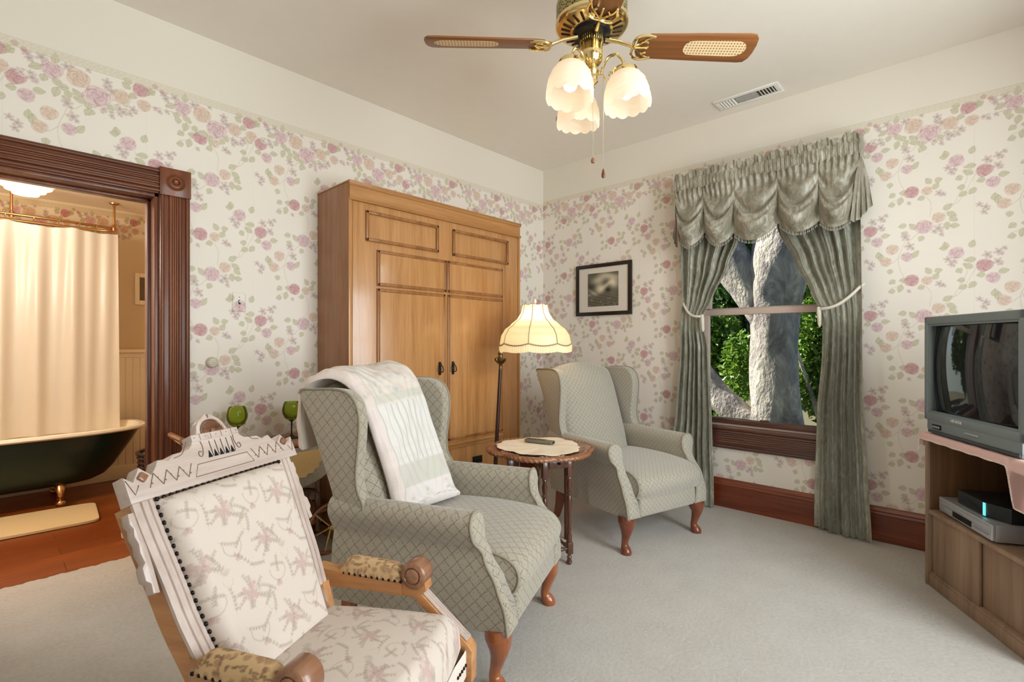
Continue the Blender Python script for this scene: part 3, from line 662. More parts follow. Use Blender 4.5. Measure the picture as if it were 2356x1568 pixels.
# ------------------------------------------------------------------ garden outside window_1
m = MB(); P = [[(x, y, -.55+.05*sin(x*2+y)) for y in np.linspace(-9, 7, 20)] for x in np.linspace(.25, 14, 18)]; structure(m.grid(P).build('ground_garden', M_SOIL))
tr = thing('sycamore_tree', 'large mottled sycamore trunk forking outside the window', 'tree', (2.15, -.55, -.55))
def limb(m, pts, rs, seg=28, ph=0.):
    P = spline(pts, 8); n = len(P); r = [curve([(i/(len(rs)-1), v) for i, v in enumerate(rs)], k/(n-1)) for k in range(n)]
    rows = []
    prev = None
    for k, p in enumerate(P):
        a = Vector(P[min(k+1, n-1)])-Vector(P[max(k-1, 0)]); a.normalize(); e1 = (prev-a*prev.dot(a)) if prev else a.cross(Vector((0, 1, 0)))
        e1.normalize(); prev = e1; e2 = a.cross(e1)
        rows.append([tuple(Vector(p)+(e1*cos(t)+e2*sin(t))*r[k]*(1+.05*sin(3*t+k*.25+ph)+.03*sin(7*t-k*.4))) for t in np.linspace(0, 2*pi, seg+1)[:-1]])
    m.grid(rows, cv=True, capu=True)
TREE_LIMBS = 1
tl = Vector(tr.location); m = MB(T(*(-tl)))
limb(m, [(2.15, -1.62, -.6), (2.15, -1.61, .0), (2.15, -1.60, .6), (2.15, -1.59, 1.2), (2.15, -1.59, 1.6), (2.17, -1.61, 1.95), (2.2, -1.66, 2.3), (2.3, -1.72, 2.9), (2.4, -1.8, 4.2)], [.36, .285, .25, .24, .245, .28, .30, .30, .22])
limb(m, [(2.15, -1.50, 1.5), (2.16, -1.40, 1.80), (2.16, -1.22, 2.10), (2.15, -1.02, 2.45), (2.2, -.7, 3.2), (2.3, -.4, 4.3)], [.16, .22, .23, .21, .18, .12], 24, 2.)
limb(m, [(2.15, -1.50, .15), (2.15, -1.32, .30), (2.16, -1.12, .47), (2.2, -.85, .74), (2.25, -.5, 1.25), (2.3, -.2, 1.9)], [.16, .17, .165, .15, .13, .10], 24, 4.)
m.build('trunk', M_BARK, tr, 60)
def shrub(name, lab, c, rad, n, size, mat, seed, trunk=True, group=None):
    rg = np.random.default_rng(seed); o = thing(name, lab, 'shrub' if 'shrub' in name else 'tree', (c[0], c[1], -.55))
    k = max(5, n//700); cc = rg.normal(0, .42, (k, 3))*np.array(rad); cc[:, 2] += rad[2]+.25
    idx = rg.integers(0, k, n); d = rg.normal(0, 1, (n, 3)); d /= np.linalg.norm(d, axis=1)[:, None]
    p = cc[idx]+d*(rg.random((n, 1))**.4)*np.array(rad)*.45; p[:, 2] = np.maximum(p[:, 2], .03)
    ax = d*.5+rg.normal(0, .6, (n, 3))+np.array([0, 0, -.25]); ax /= np.linalg.norm(ax, axis=1)[:, None]
    sd = np.cross(ax, rg.normal(0, 1, (n, 3))); sd /= np.linalg.norm(sd, axis=1)[:, None]; nn = np.cross(ax, sd)
    s = size*(.6+.8*rg.random((n, 1)))
    V = np.stack([p-ax*s*.5, p+sd*s*.24+nn*s*.06, p+ax*s*.5, p-sd*s*.24+nn*s*.06], 1).reshape(-1, 3)
    arr_mesh('foliage', V, np.arange(4*n).reshape(-1, 4), mat, o)
    m = MB()
    for q in range(4): m.tube(spline([(0, 0, 0), (cc[q % k][0]*.3, cc[q % k][1]*.3, rad[2]*.6), tuple(cc[q % k])], 5), [.05-.003*i for i in range(11)], 7)
    m.build('stems', M_BARK, o); return o
shrub('leafy_shrub', 'bright green leafy shrub outside, left of the sycamore trunk', (4.9, -.02, 0), (.62, .66, 1.3), 9000, .105, M_LEAF, 1)
shrub('leafy_shrub', 'green leafy shrub outside, right of the sycamore trunk', (4.5, -1.72, 0), (.60, .66, 1.4), 9000, .10, M_LEAF, 2)
shrub('leafy_shrub', 'low green shrub outside near the sycamore root', (3.3, -.72, 0), (.28, .45, .5), 3500, .085, M_LEAF, 6)
shrub('garden_tree', 'tall dark green tree beyond the shrubs, left behind the trunk', (7.4, .85, 0), (1.2, 1.25, 2.9), 9000, .22, M_LEAF2, 3)
shrub('garden_tree', 'tall dark green tree beyond the shrubs, right behind the trunk', (7.4, -2.0, 0), (1.2, 1.3, 2.7), 9000, .22, M_LEAF2, 4)
shrub('garden_tree', 'leafy garden tree mirrored in the dark television screen', (4.6, 5.4, 0), (1.1, 1.3, 1.9), 6000, .2, M_LEAF, 8)
shrub('garden_tree', 'far pale green tree glimpsed in the fork of the sycamore', (12.8, .9, 0), (1.7, 3.2, 3.6), 6000, .34, M_LEAF, 5)

# ------------------------------------------------------------------ curtains
def curtain(name, lab, outer, inner, zs0, zs1, folds, seed, tie_z):
    o = thing(name, lab, 'curtain', (-.11, (outer[0][1]+inner[-1][1])/2, 0)); m = MB(T(*(-Vector(o.location))))
    rows = 110; colsn = 300; P = []
    oz = sorted((-z, y) for z, y in outer); iz = sorted((-z, y) for z, y in inner)
    for r in range(rows):
        z = lerp(zs0, zs1, r/(rows-1)); yo = curve(oz, -z); yi = curve(iz, -z); w = abs(yi-yo)
        pin = math.exp(-((z-tie_z)/.16)**2); amp = lerp(.027, .010, pin)*min(1, .55+.6*w)
        row = []
        for c in range(colsn):
            s = c/(colsn-1); ph = 2*pi*folds*(s+.018*sin(9*s+seed)+.010*sin(3*z+seed))
            f = sin(ph+.9*sin(.37*ph+seed))+.40*sin(2.3*ph+1.1+seed+z)*(1-pin)+.45*sin(.43*ph+1.3*z)
            x = -.088-amp*f-.022*pin-.035*max(0, (.6-z)/.6)**2*sin(2.3*s+seed)
            y = lerp(yo, yi, s)+.35*amp*cos(ph)*(1 if yi > yo else -1)
            row.append((x, y, z+.006*sin(5*s+seed)*(r == rows-1)))
        P.append(row)
    m.grid(P); m.build('curtain_panel', M_VELVET, o, 70)
    return o
cl = curtain('window_curtain', 'sage velvet curtain tied back on the left of the window', [(2.45, -1.488), (1.9, -1.502), (1.60, -1.515), (1.2, -1.50), (.7, -1.465), (.48, -1.440), (.02, -1.455)],
        [(2.45, -2.05), (2.05, -1.965), (1.85, -1.885), (1.6, -1.765), (1.48, -1.700), (1.38, -1.705), (1.226, -1.730), (.6, -1.757), (.02, -1.775)], 2.45, .012, 6.5, .4, 1.46)
crt = curtain('window_curtain', 'sage velvet curtain tied back on the right of the window', [(2.45, -2.70), (1.6, -2.709), (.96, -2.718), (.4, -2.745), (.02, -2.765)],
        [(2.45, -2.10), (2.07, -2.215), (1.83, -2.325), (1.6, -2.425), (1.49, -2.475), (1.38, -2.49), (1.2, -2.485), (.8, -2.455), (.02, -2.435)], 2.45, .012, 7, 2.1, 1.50)
def tieback(par, p0, p1, knot):
    m = MB(T(*(-Vector(par.location)))); a, b = Vector(p0), Vector(p1); pts = []
    for i in range(13):
        t = i/12; q = a.lerp(b, t); q.z -= .05*sin(pi*t); pts.append((q.x-.055*sin(pi*t)**.5, q.y, q.z))
    m.tube(pts, .010, 10)
    m.tube([(b.x-.012, b.y, b.z+.012), (b.x-.02, b.y-.004, b.z-.02), (b.x-.016, b.y-.006, b.z-.10), (b.x-.014, b.y-.006, b.z-.12)], [.010, .014, .011, .004], 10)
    m.build('cord_tieback', M_CORD, par)
tieback(cl, (-.045, -1.50, 1.615), (-.135, -1.70, 1.47), 0); tieback(crt, (-.075, -2.712, 1.645), (-.135, -2.475, 1.49), 0)
# ------------------------------------------------------------------ swagged valance
va = thing('swag_valance', 'olive sage velvet valance with five draped swags above the window', 'valance', (-.15, -2.1, 2.1)); VM = T(*(-Vector(va.location)))
VY0, VY1 = -1.485, -2.708
def front(t):
    """t in 0..1 runs wall - front - wall; returns (x,y)"""
    d = .155; L = VY0-VY1; tot = L+2*d; s = t*tot
    if s < d: return (-.02-s, VY0)
    if s < d+L: return (-.02-d, VY0-(s-d))
    return (-.02-d+(s-d-L), VY1)
def band(name, z0, z1, amp, freq, rows, flare, mat):
    P = []
    for r in range(rows+1):
        v = r/rows; row = []
        for c in range(900):
            t = c/899; x, y = front(t); a = amp*(sin(freq*t+1.7*sin(freq*.13*t)+.6*v)+.5*sin(freq*2.3*t+v))*(1 if flare else (1-.7*abs(2*v-1)))
            row.append((x-a-.012*sin(pi*v)*(not flare), y+a*.4, lerp(z0, z1, v)+(flare*v*.012*sin(freq*.45*t)+flare*v*.006*sin(freq*1.3*t))))
        P.append(row)
    MB(VM).grid(P).build(name, mat, va, 70)
band('rod_pocket', 2.455, 2.548, .0026, 330, 8, 0, M_VELVET2); band('header_ruffle', 2.540, 2.590, .0055, 150, 5, 1, M_VELVET2)
TC = [-1.487, -1.715, -1.945, -2.232, -2.478, -2.706]; HC = [(-1.525, 2.105), (-1.735, 2.105), (-1.945, 2.065), (-2.245, 2.09), (-2.485, 2.065), (-2.665, 2.055)]; DROP = [.095, .085, .085, .07, .055]
beads = MB(VM)
for i in range(5):
    m = MB(VM); nu, nv = 60, 70; P = []
    for r in range(nv):
        v = r/(nv-1); row = []
        for c in range(nu):
            u = c/(nu-1); y = lerp(lerp(TC[i], TC[i+1], u), lerp(HC[i][0], HC[i+1][0], u), v)
            ze = lerp(2.462, lerp(HC[i][1], HC[i+1][1], u), v); para = 4*u*(1-u)
            sag = curve([(0, 0), (.3, .150), (.7, .120), (1, DROP[i])], v)
            up = max(0, 1-v/.62); fold = .026*sin(2*pi*(4.2*v**.9)+.8*i)*min(1, v*6)*up**.5*para**.6+.010*sin(u*38+3*i)*math.exp(-(v/.12)**2)
            bulge = .095*math.exp(-((v-.62)/.26)**2)*para**.8+.02*v
            pin = .012*math.cos(2*pi*u)*(.4+.6*v)
            row.append((-.178-bulge-fold+pin, y, ze-sag*para))
        P.append(row)
    m.grid(P); m.build('swag', M_VELVET2, va, 80)
    for c in range(1, 24):
        u = c/24; k = int(u*(nu-1)); p = P[-1][k]
        beads.tube([p, (p[0], p[1], p[2]-.012)], .0018, 4); beads.ball((p[0]-.0, p[1], p[2]-.019), (.0045, .0045, .008), 6)
beads.build('bead_fringe', M_BEAD, va)
for ys, pts in ((1, [(-1.487, -1.415, -1.53, 2.455, 2.02)]), (-1, [(-2.706, -2.755, -2.66, 2.455, 2.03)])):
    y0, ya, yb, zt, zb = pts[0]; P = []
    for r in range(40):
        v = r/39; row = []
        for c in range(60):
            u = c/59; t = u*2-1; fl = v**.8
            y = y0+(lerp(ya, yb, u)-y0)*fl; x = lerp(-.05, -.20, u)*(1)+.016*sin(u*24)*fl; x = lerp(-.14, x, min(1, v*3))
            z = lerp(zt, lerp(2.16, zb, .5+.5*sin(2.8*u-.9)), v)
            row.append((x, y, z))
        P.append(row)
    MB(VM).grid(P).build('jabot', M_VELVET2, va, 80)
# ------------------------------------------------------------------ wall bed cabinet
cb = thing('wall_bed_cabinet', 'tall honey oak wall bed cabinet with panelled doors against the floral wall', 'cabinet', (-1.603, -.004, 0))
W2, CD, CH = .785, .41, 2.265
m = MB()
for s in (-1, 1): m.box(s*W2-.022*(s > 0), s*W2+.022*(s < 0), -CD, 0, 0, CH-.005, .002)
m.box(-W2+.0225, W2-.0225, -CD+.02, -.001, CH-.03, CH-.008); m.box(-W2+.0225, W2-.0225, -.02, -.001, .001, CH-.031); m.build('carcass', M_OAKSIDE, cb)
for s in (-1, 1):
    m = MB(); m.box(s*(W2-.011)-.012, s*(W2-.011)+.012, -CD-.006, -CD+.002, 0, CH-.11, .003); m.build('face_edge', M_OAK, cb)
m = MB(); m.box(-W2+.004, W2-.004, -CD-.008, -CD+.02, CH-.10, CH-.012); m.box(-W2-.004, W2+.004, -CD-.018, -.001, CH-.0045, CH+.004, .002); m.box(-W2-.003, W2+.003, -CD-.016, -CD+.01, CH-.012, CH-.0045, .002)
m.tube([(-W2, -CD-.008, CH-.106), (W2, -CD-.008, CH-.106)], .010, 8); m.tube([(-W2, -CD-.012, CH-.018), (W2, -CD-.012, CH-.018)], .007, 8); m.build('crown_rail', M_OAKX, cb)
m = MB(); m.box(-W2+.026, W2-.026, -CD-.002, -CD+.03, .05, CH-.115, .002); front = m.build('bed_front', M_OAK, cb)
def molding(par, x0, x1, z0, z1, r=.011, name='panel_moulding'):
    m = MB(); y = -CD-.004
    for a, b in (((x0, z0), (x1, z0)), ((x0, z1), (x1, z1))): m.box(a[0]-r, b[0]+r, y-.012, y+.002, a[1]-r, a[1]+r, .006, 3)
    for a in (x0, x1): m.box(a-r, a+r, y-.012, y+.002, z0-r, z1+r, .006, 3)
    return m.build(name, M_OAKMOULD, par)
ox = 1.603
molding(front, -2.263+ox, -1.704+ox, 1.922, 2.094); molding(front, -1.551+ox, -.978+ox, 1.918, 2.092)
def door(x0, x1, z0, z1, name):
    m = MB(); m.box(x0, x1, -CD-.012, -CD-.001, z0, z1, .003); d = m.build(name, M_OAK, cb); molding(d, x0+.012, x1-.012, z0+.012, z1-.012); return d
door(-2.195+ox, -1.624+ox, 1.632, 1.865, 'upper_panel'); door(-1.616+ox, -1.035+ox, 1.632, 1.865, 'upper_panel')
for x0, x1, hx in ((-2.195+ox, -1.632+ox, -1.689+ox), (-1.612+ox, -1.035+ox, -1.567+ox)):
    d = door(x0, x1, .55, 1.618, 'cabinet_door')
    m = MB(); y = -CD-.016; m.box(hx-.010, hx+.010, y-.004, y, 1.035, 1.13, .003)
    m.ball((hx, y-.006, 1.112), (.012, .008, .013), 10)
    for s in (-1, 1): m.tube(spline([(hx, y-.012, 1.108), (hx+s*.014, y-.016, 1.095), (hx+s*.019, y-.018, 1.066), (hx+s*.010, y-.018, 1.057), (hx, y-.018, 1.056)], 5), .0035, 7)
    m.build('drop_handle', M_BLACK, d)
m = MB(); m.box(-2.195+ox, -1.04+ox, -CD-.022, -CD-.001, .508, .535, .008, 3); m.box(-2.195+ox, -1.04+ox, -CD-.014, -CD-.001, .487, .508, .004); m.build('lower_rail', M_OAKX, cb)
m = MB(); m.box(-1.36+ox, -1.263+ox, -CD-.010, -CD-.001, .338, .392, .002); m.ball((-1.31+ox, -CD-.010, .365), (.03, .004, .018), 14)
for s in (-1, 1): m.tube([(-1.31+ox+s*.038, -CD-.011, .365), (-1.31+ox+s*.038, -CD-.013, .366)], .005, 8)
m.build('outlet_plate', M_BLACK, cb)
# ------------------------------------------------------------------ framed picture
pf = thing('framed_picture', 'small dark framed sepia print with white mat beside the window curtain', 'picture', (-.001, -.7215, 1.759))
a, b = .298, .240
m = MB()
for y0, y1, z0, z1 in ((-a, a, b-.034, b), (-a, a, -b, -b+.034), (-a, -a+.034, -b+.034, b-.034), (a-.034, a, -b+.034, b-.034)): m.box(-.022, 0, y0, y1, z0, z1, .002)
m.build('picture_frame', M_FRAMEBLK, pf)
m = MB(); m.box(-.012, -.008, -a+.03, a-.03, -b+.03, b-.03); m.build('mat_board', M_MATBOARD, pf)
n1, n2 = 150, 150; Yp, Zp = np.meshgrid(np.linspace(-.165, .165, n1), np.linspace(-.155, .155, n2), indexing='ij')
u = .5-Yp/.33; v = Zp/.31+.5
def blob(cx, cy, sx, sy, rot=0.):
    c, s = cos(rot), sin(rot); X = (u-cx)*c+(v-cy)*s; Y = -(u-cx)*s+(v-cy)*c; return np.exp(-(X/sx)**2-(Y/sy)**2)
g = .16+.08*np.sin(u*9+3*v)*np.sin(v*7)
g += .42*blob(.38, .80, .24, .10, .3)+.34*blob(.72, .88, .3, .08, -.2)+.55*blob(.42, .52, .14, .13, .5)+.62*blob(.82, .68, .12, .14, .8)+.40*blob(.62, .62, .18, .05, .6)+.25*blob(.2, .4, .2, .04, -.6)
g -= .14*blob(.2, .66, .14, .14)+.15*blob(.65, .47, .1, .07); low = 1/(1+np.exp((v-.34+.05*np.sin(u*8))*40))
g = g*(1-low)+low*(.10+.10*np.abs(np.sin(u*60+8*np.sin(v*15)))*np.abs(np.sin(v*35+u*9)))
for k in range(30):
    q = RNG.random(4); g += .28*np.exp(-((u-q[0])/.018)**2-((v-.38*q[1]-.02)/.014)**2)*(q[2] > .4)
g = np.clip(g, .02, .85)[..., None]; colr = g*np.array([1., .90, .70])*np.array([1, 1, .95])
arr_mesh('sepia_print', np.stack([0*u-.0128, Yp, Zp], -1).reshape(-1, 3), grid_faces(n1, n2), vcol('sepia_print_paper', .5), pf, colr.reshape(-1, 3))
m = MB(); m.box(-.0185, -.0172, -a+.03, a-.03, -b+.03, b-.03); m.build('picture_glass', glassy('picture_glass', (1, 1, 1), .06), pf)
# ------------------------------------------------------------------ wall fittings
sw = thing('light_switch', 'floral papered light switch plate on the wall by the door casing', 'light switch', (-2.873, -.001, 1.51))
U, Z = np.meshgrid(np.linspace(-.037, .037, 30), np.linspace(-.058, .058, 46), indexing='ij')
cc = paper_color(U-2.873, Z+1.51, 3.327, .235, 2.65); eg = np.minimum(.037-np.abs(U), .058-np.abs(Z)); yy = -.001-.006*np.clip(eg/.006, 0, 1)
arr_mesh('switch_plate', np.stack([U, yy, Z], -1).reshape(-1, 3), grid_faces(30, 46), M_PAPER, sw, cc.reshape(-1, 3), True)
m = MB(); m.box(-.006, .006, -.0085, -.006, -.013, .013, .001); m.build('switch_slot', M_BLACK, sw)
m = MB(); m.box(-.004, .004, -.020, -.007, -.001, .009, .002); m.build('toggle', M_WHITE, sw)
for z in (.030, -.030): m = MB(); m.ball((0, -.0072, z), (.003, .0015, .003), 8); m.build('plate_screw', M_ABRASS, sw)
kn = thing('mounted_chime', 'small round perforated beige chime on the floral wall near the door', 'door chime', (-3.018, -.001, 1.154))
m = MB(); m.lathe([(0, .034), (.012, .033), (.026, .026), (.031, .014), (.032, 0)], 28, R(90, 'X')); m.build('round_cover', plain('beige_plastic', (206, 196, 178), .5), kn)
m = MB()
for r, k in ((0, 1), (.012, 6), (.022, 10)):
    for q in range(k):
        an = 2*pi*q/k; m.ball((r*cos(an), -.0335+.0065*(r/.022)**2, r*sin(an)), (.0022, .0015, .0022), 6)
m.build('perforations', M_BLACK, kn)
ve = thing('ceiling_vent', 'white rectangular air vent set in the ceiling near the window wall', 'ceiling vent', (-.21, -2.05, H-.001))
m = MB()
for b4 in ((-.051, .051, -.215, -.18), (-.051, .051, .18, .215), (-.085, -.05, -.215, .215), (.05, .085, -.215, .215)): m.box(b4[0], b4[1], b4[2], b4[3], -.010, 0, .003)
m.build('vent_frame', M_WHITE, ve)
m = MB(); m.box(-.052, .052, -.182, .182, -.002, 0); m.build('vent_opening', plain('dark_duct', (66, 56, 46), .8), ve)
for k in range(5):
    m = MB(); y = -.168+.020*k; m.box(-.05, .05, -.007, .007, -.0012, .0012, M=T(0, y, -.008) @ R(38, 'X')); m.build('vent_louvre', M_WHITE, ve)
    m = MB(); y = .168-.020*k; m.box(-.05, .05, -.007, .007, -.0012, .0012, M=T(0, y, -.008) @ R(-38, 'X')); m.build('vent_louvre', M_WHITE, ve)
for k in range(5):
    m = MB(); m.box(-.008, .008, -.072, .072, -.0012, .0012, M=T(-.04+.02*k, 0, -.008) @ R(-50, 'Y')); m.build('vent_louvre', M_WHITE, ve)
# ------------------------------------------------------------------ ceiling fan
fan = thing('ceiling_fan', 'brass ceiling fan with four cane inset blades and three lit glass shades', 'ceiling fan', (-2.135, -2.02, H))
m = MB(); m.lathe([(.0, 0), (.075, -.002), (.078, -.03), (.05, -.06), (.016, -.068)], 32); m.build('canopy', M_BRASS, fan)
m = MB(); m.lathe([(.013, -.05), (.013, -.24)], 16); m.build('downrod', M_BRASS, fan)
m = MB(); m.lathe([(.016, -.225), (.06, -.235), (.12, -.25), (.145, -.268), (.150, -.30)], 48); m.build('motor_top', M_BRASS, fan)
m = MB(); m.lathe([(.150, -.30), (.1515, -.302), (.1515, -.372), (.150, -.374)], 64, cap=False)
mg = N('pierced_brass_band'); vo = mg.n('TexVoronoi', Scale=110.); mg.l(mg.coord(), vo.inputs['Vector']); h = mg.math('LESS_THAN', vo.outputs['Distance'], .42)
mg.set(Base__Color=mg.mix(h, lin((168, 158, 104)), lin((60, 54, 34))), Metallic=.8, Roughness=.35)
m.build('pierced_band', mg.m, fan)
m = MB(); m.lathe([(.150, -.372), (.155, -.376), (.156, -.390), (.150, -.398), (.140, -.402), (.10, -.412), (.075, -.418)], 48, cap=False); m.build('lower_housing', M_BRASS, fan)
m = MB()
for k in range(24):
    an = 2*pi*k/24; m.box(.094, .136, -.0052, .0052, -.003, .003, .0025, M=R(math.degrees(an)) @ T(0, 0, -.4375) @ R(-14, 'Y'))
m.build('vent_slots', plain('dark_slot', (58, 40, 20), .4, .6), fan)
m = MB(); m.lathe([(.082, -.414), (.080, -.432), (.05, -.436)], 40); m.build('flywheel', M_BLACK, fan)
m = MB(); m.lathe([(.045, -.43), (.047, -.436), (.047, -.500), (.050, -.506), (.050, -.520), (.044, -.545), (.030, -.560), (.018, -.566)], 36)
for k in range(30): m.tube([(.048*cos(k*pi/15), .048*sin(k*pi/15), -.44), (.048*cos(k*pi/15), .048*sin(k*pi/15), -.462)], .0022, 5)
m.build('switch_housing', M_BRASS, fan)
m = MB(); m.lathe([(.018, -.56), (.030, -.575), (.034, -.59), (.026, -.605), (.028, -.63), (.012, -.645), (.014, -.655), (.0, -.665)], 28); m.build('light_fitter', M_BRASS, fan)
def blade_outline(n=7):
    L0, L1 = .195, .715; pts = []
    up = [(L0, .030), (L0+.012, .052), (L0+.05, .061), (.45, .068), (L1-.05, .0735), (L1-.022, .070), (L1-.006, .050), (L1, .020)]
    return up+[(x, -y) for x, y in up[::-1]]
for k in range(4):
    Mk = R(-45+90*k) @ T(0, 0, -.470) @ R(-16, 'X'); o2 = blade_outline()
    m = MB(R(-90, 'X')); m.prism([(x, y) for x, y in o2], -.004, .004, .0025)
    bl_ = m.build('fan_blade', M_BLADE, fan); bl_.matrix_local = Mk
    ins = spline([(.40, 0), (.408, .022), (.43, .034), (.52, .037), (.62, .039), (.655, .030), (.672, .012), (.672, -.012), (.655, -.030), (.62, -.039), (.52, -.037), (.43, -.034), (.408, -.022)], 4, True)
    m = MB(R(-90, 'X')); m.prism(ins, .0035, .0052); m.build('cane_inset', M_CANE, bl_)
    m = MB()
    m.tube([(.062, 0, .032), (.12, 0, .020), (.165, 0, .004), (.185, 0, -.008)], [.010, .008, .008, .009], 10)
    for s in (-1, 1):
        m.tube(spline([(.180, 0, -.008), (.178, s*.030, -.008), (.192, s*.052, -.008), (.225, s*.060, -.008), (.262, s*.052, -.007)], 6), [.006]*25, 8)
        m.tube(spline([(.182, 0, -.008), (.205, s*.018, -.008), (.222, s*.030, -.008), (.240, s*.022, -.007)], 6), .0045, 8)
        m.tube(spline([(.222, s*.032, -.008), (.236, s*.044, -.008), (.256, s*.050, -.007)], 5), .004, 7); m.ball((.262, s*.052, -.007), .006, 8)
    m.tube(spline([(.183, 0, -.008), (.215, 0, -.009), (.242, 0, -.007)], 6), .005, 8); m.ball((.242, 0, -.007), .006, 8)
    m.build('blade_bracket', M_BRASS, bl_)
FAN_LIGHTS = []
fx = math.degrees(math.atan2(-.7317, .6816))
for k in range(3):
    an = fx-15+120*k; Ma = R(an); m = MB(Ma)
    m.tube(spline([(.026, 0, -.59), (.040, 0, -.60), (.048, 0, -.575), (.070, 0, -.535), (.105, 0, -.528), (.130, 0, -.555), (.138, 0, -.592)], 6), .0062, 8)
    m.tube(spline([(.046, 0, -.595), (.064, 0, -.628), (.086, 0, -.630), (.092, 0, -.606), (.078, 0, -.600), (.074, 0, -.612)], 5), .004, 7)
    Ms = T(.138, 0, -.592) @ R(-5, 'Y')
    m.lathe([(.0, .008), (.020, .006), (.050, -.004), (.054, -.012), (.054, -.024)], 32, Ms)
    ar = m.build('lamp_arm', M_BRASS, fan)
    P = []; n = 96
    for q in range(30):
        v = q/29; r = curve([(0, .046), (.12, .066), (.3, .082), (.6, .094), (.85, .0975), (1, .097)], v); row = []
        for c in range(n):
            th = 2*pi*c/n; sc_ = abs(sin(6*th)); rr = r*(1+.012*v*v*cos(12*th)); rr += .0012*sin(8*th+v*22)*sin(v*16)*(v > .25)
            row.append((rr*cos(th), rr*sin(th), -.018-.140*v-.012*sc_*max(0, (v-.8)/.2)))
        P.append(row)
    m = MB(Ma @ Ms); m.grid(P, cv=True); g = m.build('glass_shade', M_FROST, fan, 70)
    m = MB(Ma @ Ms); m.lathe([(.012, -.02), (.013, -.055), (.016, -.062), (.026, -.082), (.030, -.100), (.026, -.118), (.012, -.129), (0, -.131)], 20); m.build('light_bulb', M_BULB, g)
    FAN_LIGHTS.append(Matrix.Translation(fan.location) @ Ma @ Ms @ Vector((0, 0, -.15)))
for px_, z1, mt, shp in ((-.001, -.973, M_CHAIN, 0), (.042, -1.02, M_CHAIN, 1)):
    d = Vector((.6816, -.7317, 0))*px_+Vector((-.7317, -.6816, 0))*.047; m = MB()
    zz = -.53
    while zz > z1: m.ball((d.x, d.y, zz), .0022, 6); zz -= .0046
    m.tube([(d.x, d.y, -.50), (d.x, d.y, z1)], .0010, 5); ch = m.build('pull_chain', mt, fan)
    m = MB(T(d.x, d.y, z1))
    if shp: m.lathe([(.002, 0), (.004, -.006), (.008, -.024), (.008, -.032), (.004, -.038), (0, -.039)], 14)
    else: m.lathe([(.002, .002), (.006, -.002), (.010, -.012), (.008, -.021), (0, -.024)], 14)
    m.build('chain_pull', plain('red_brown_pull', (110, 52, 34), .3) if shp else M_ROLL, ch)
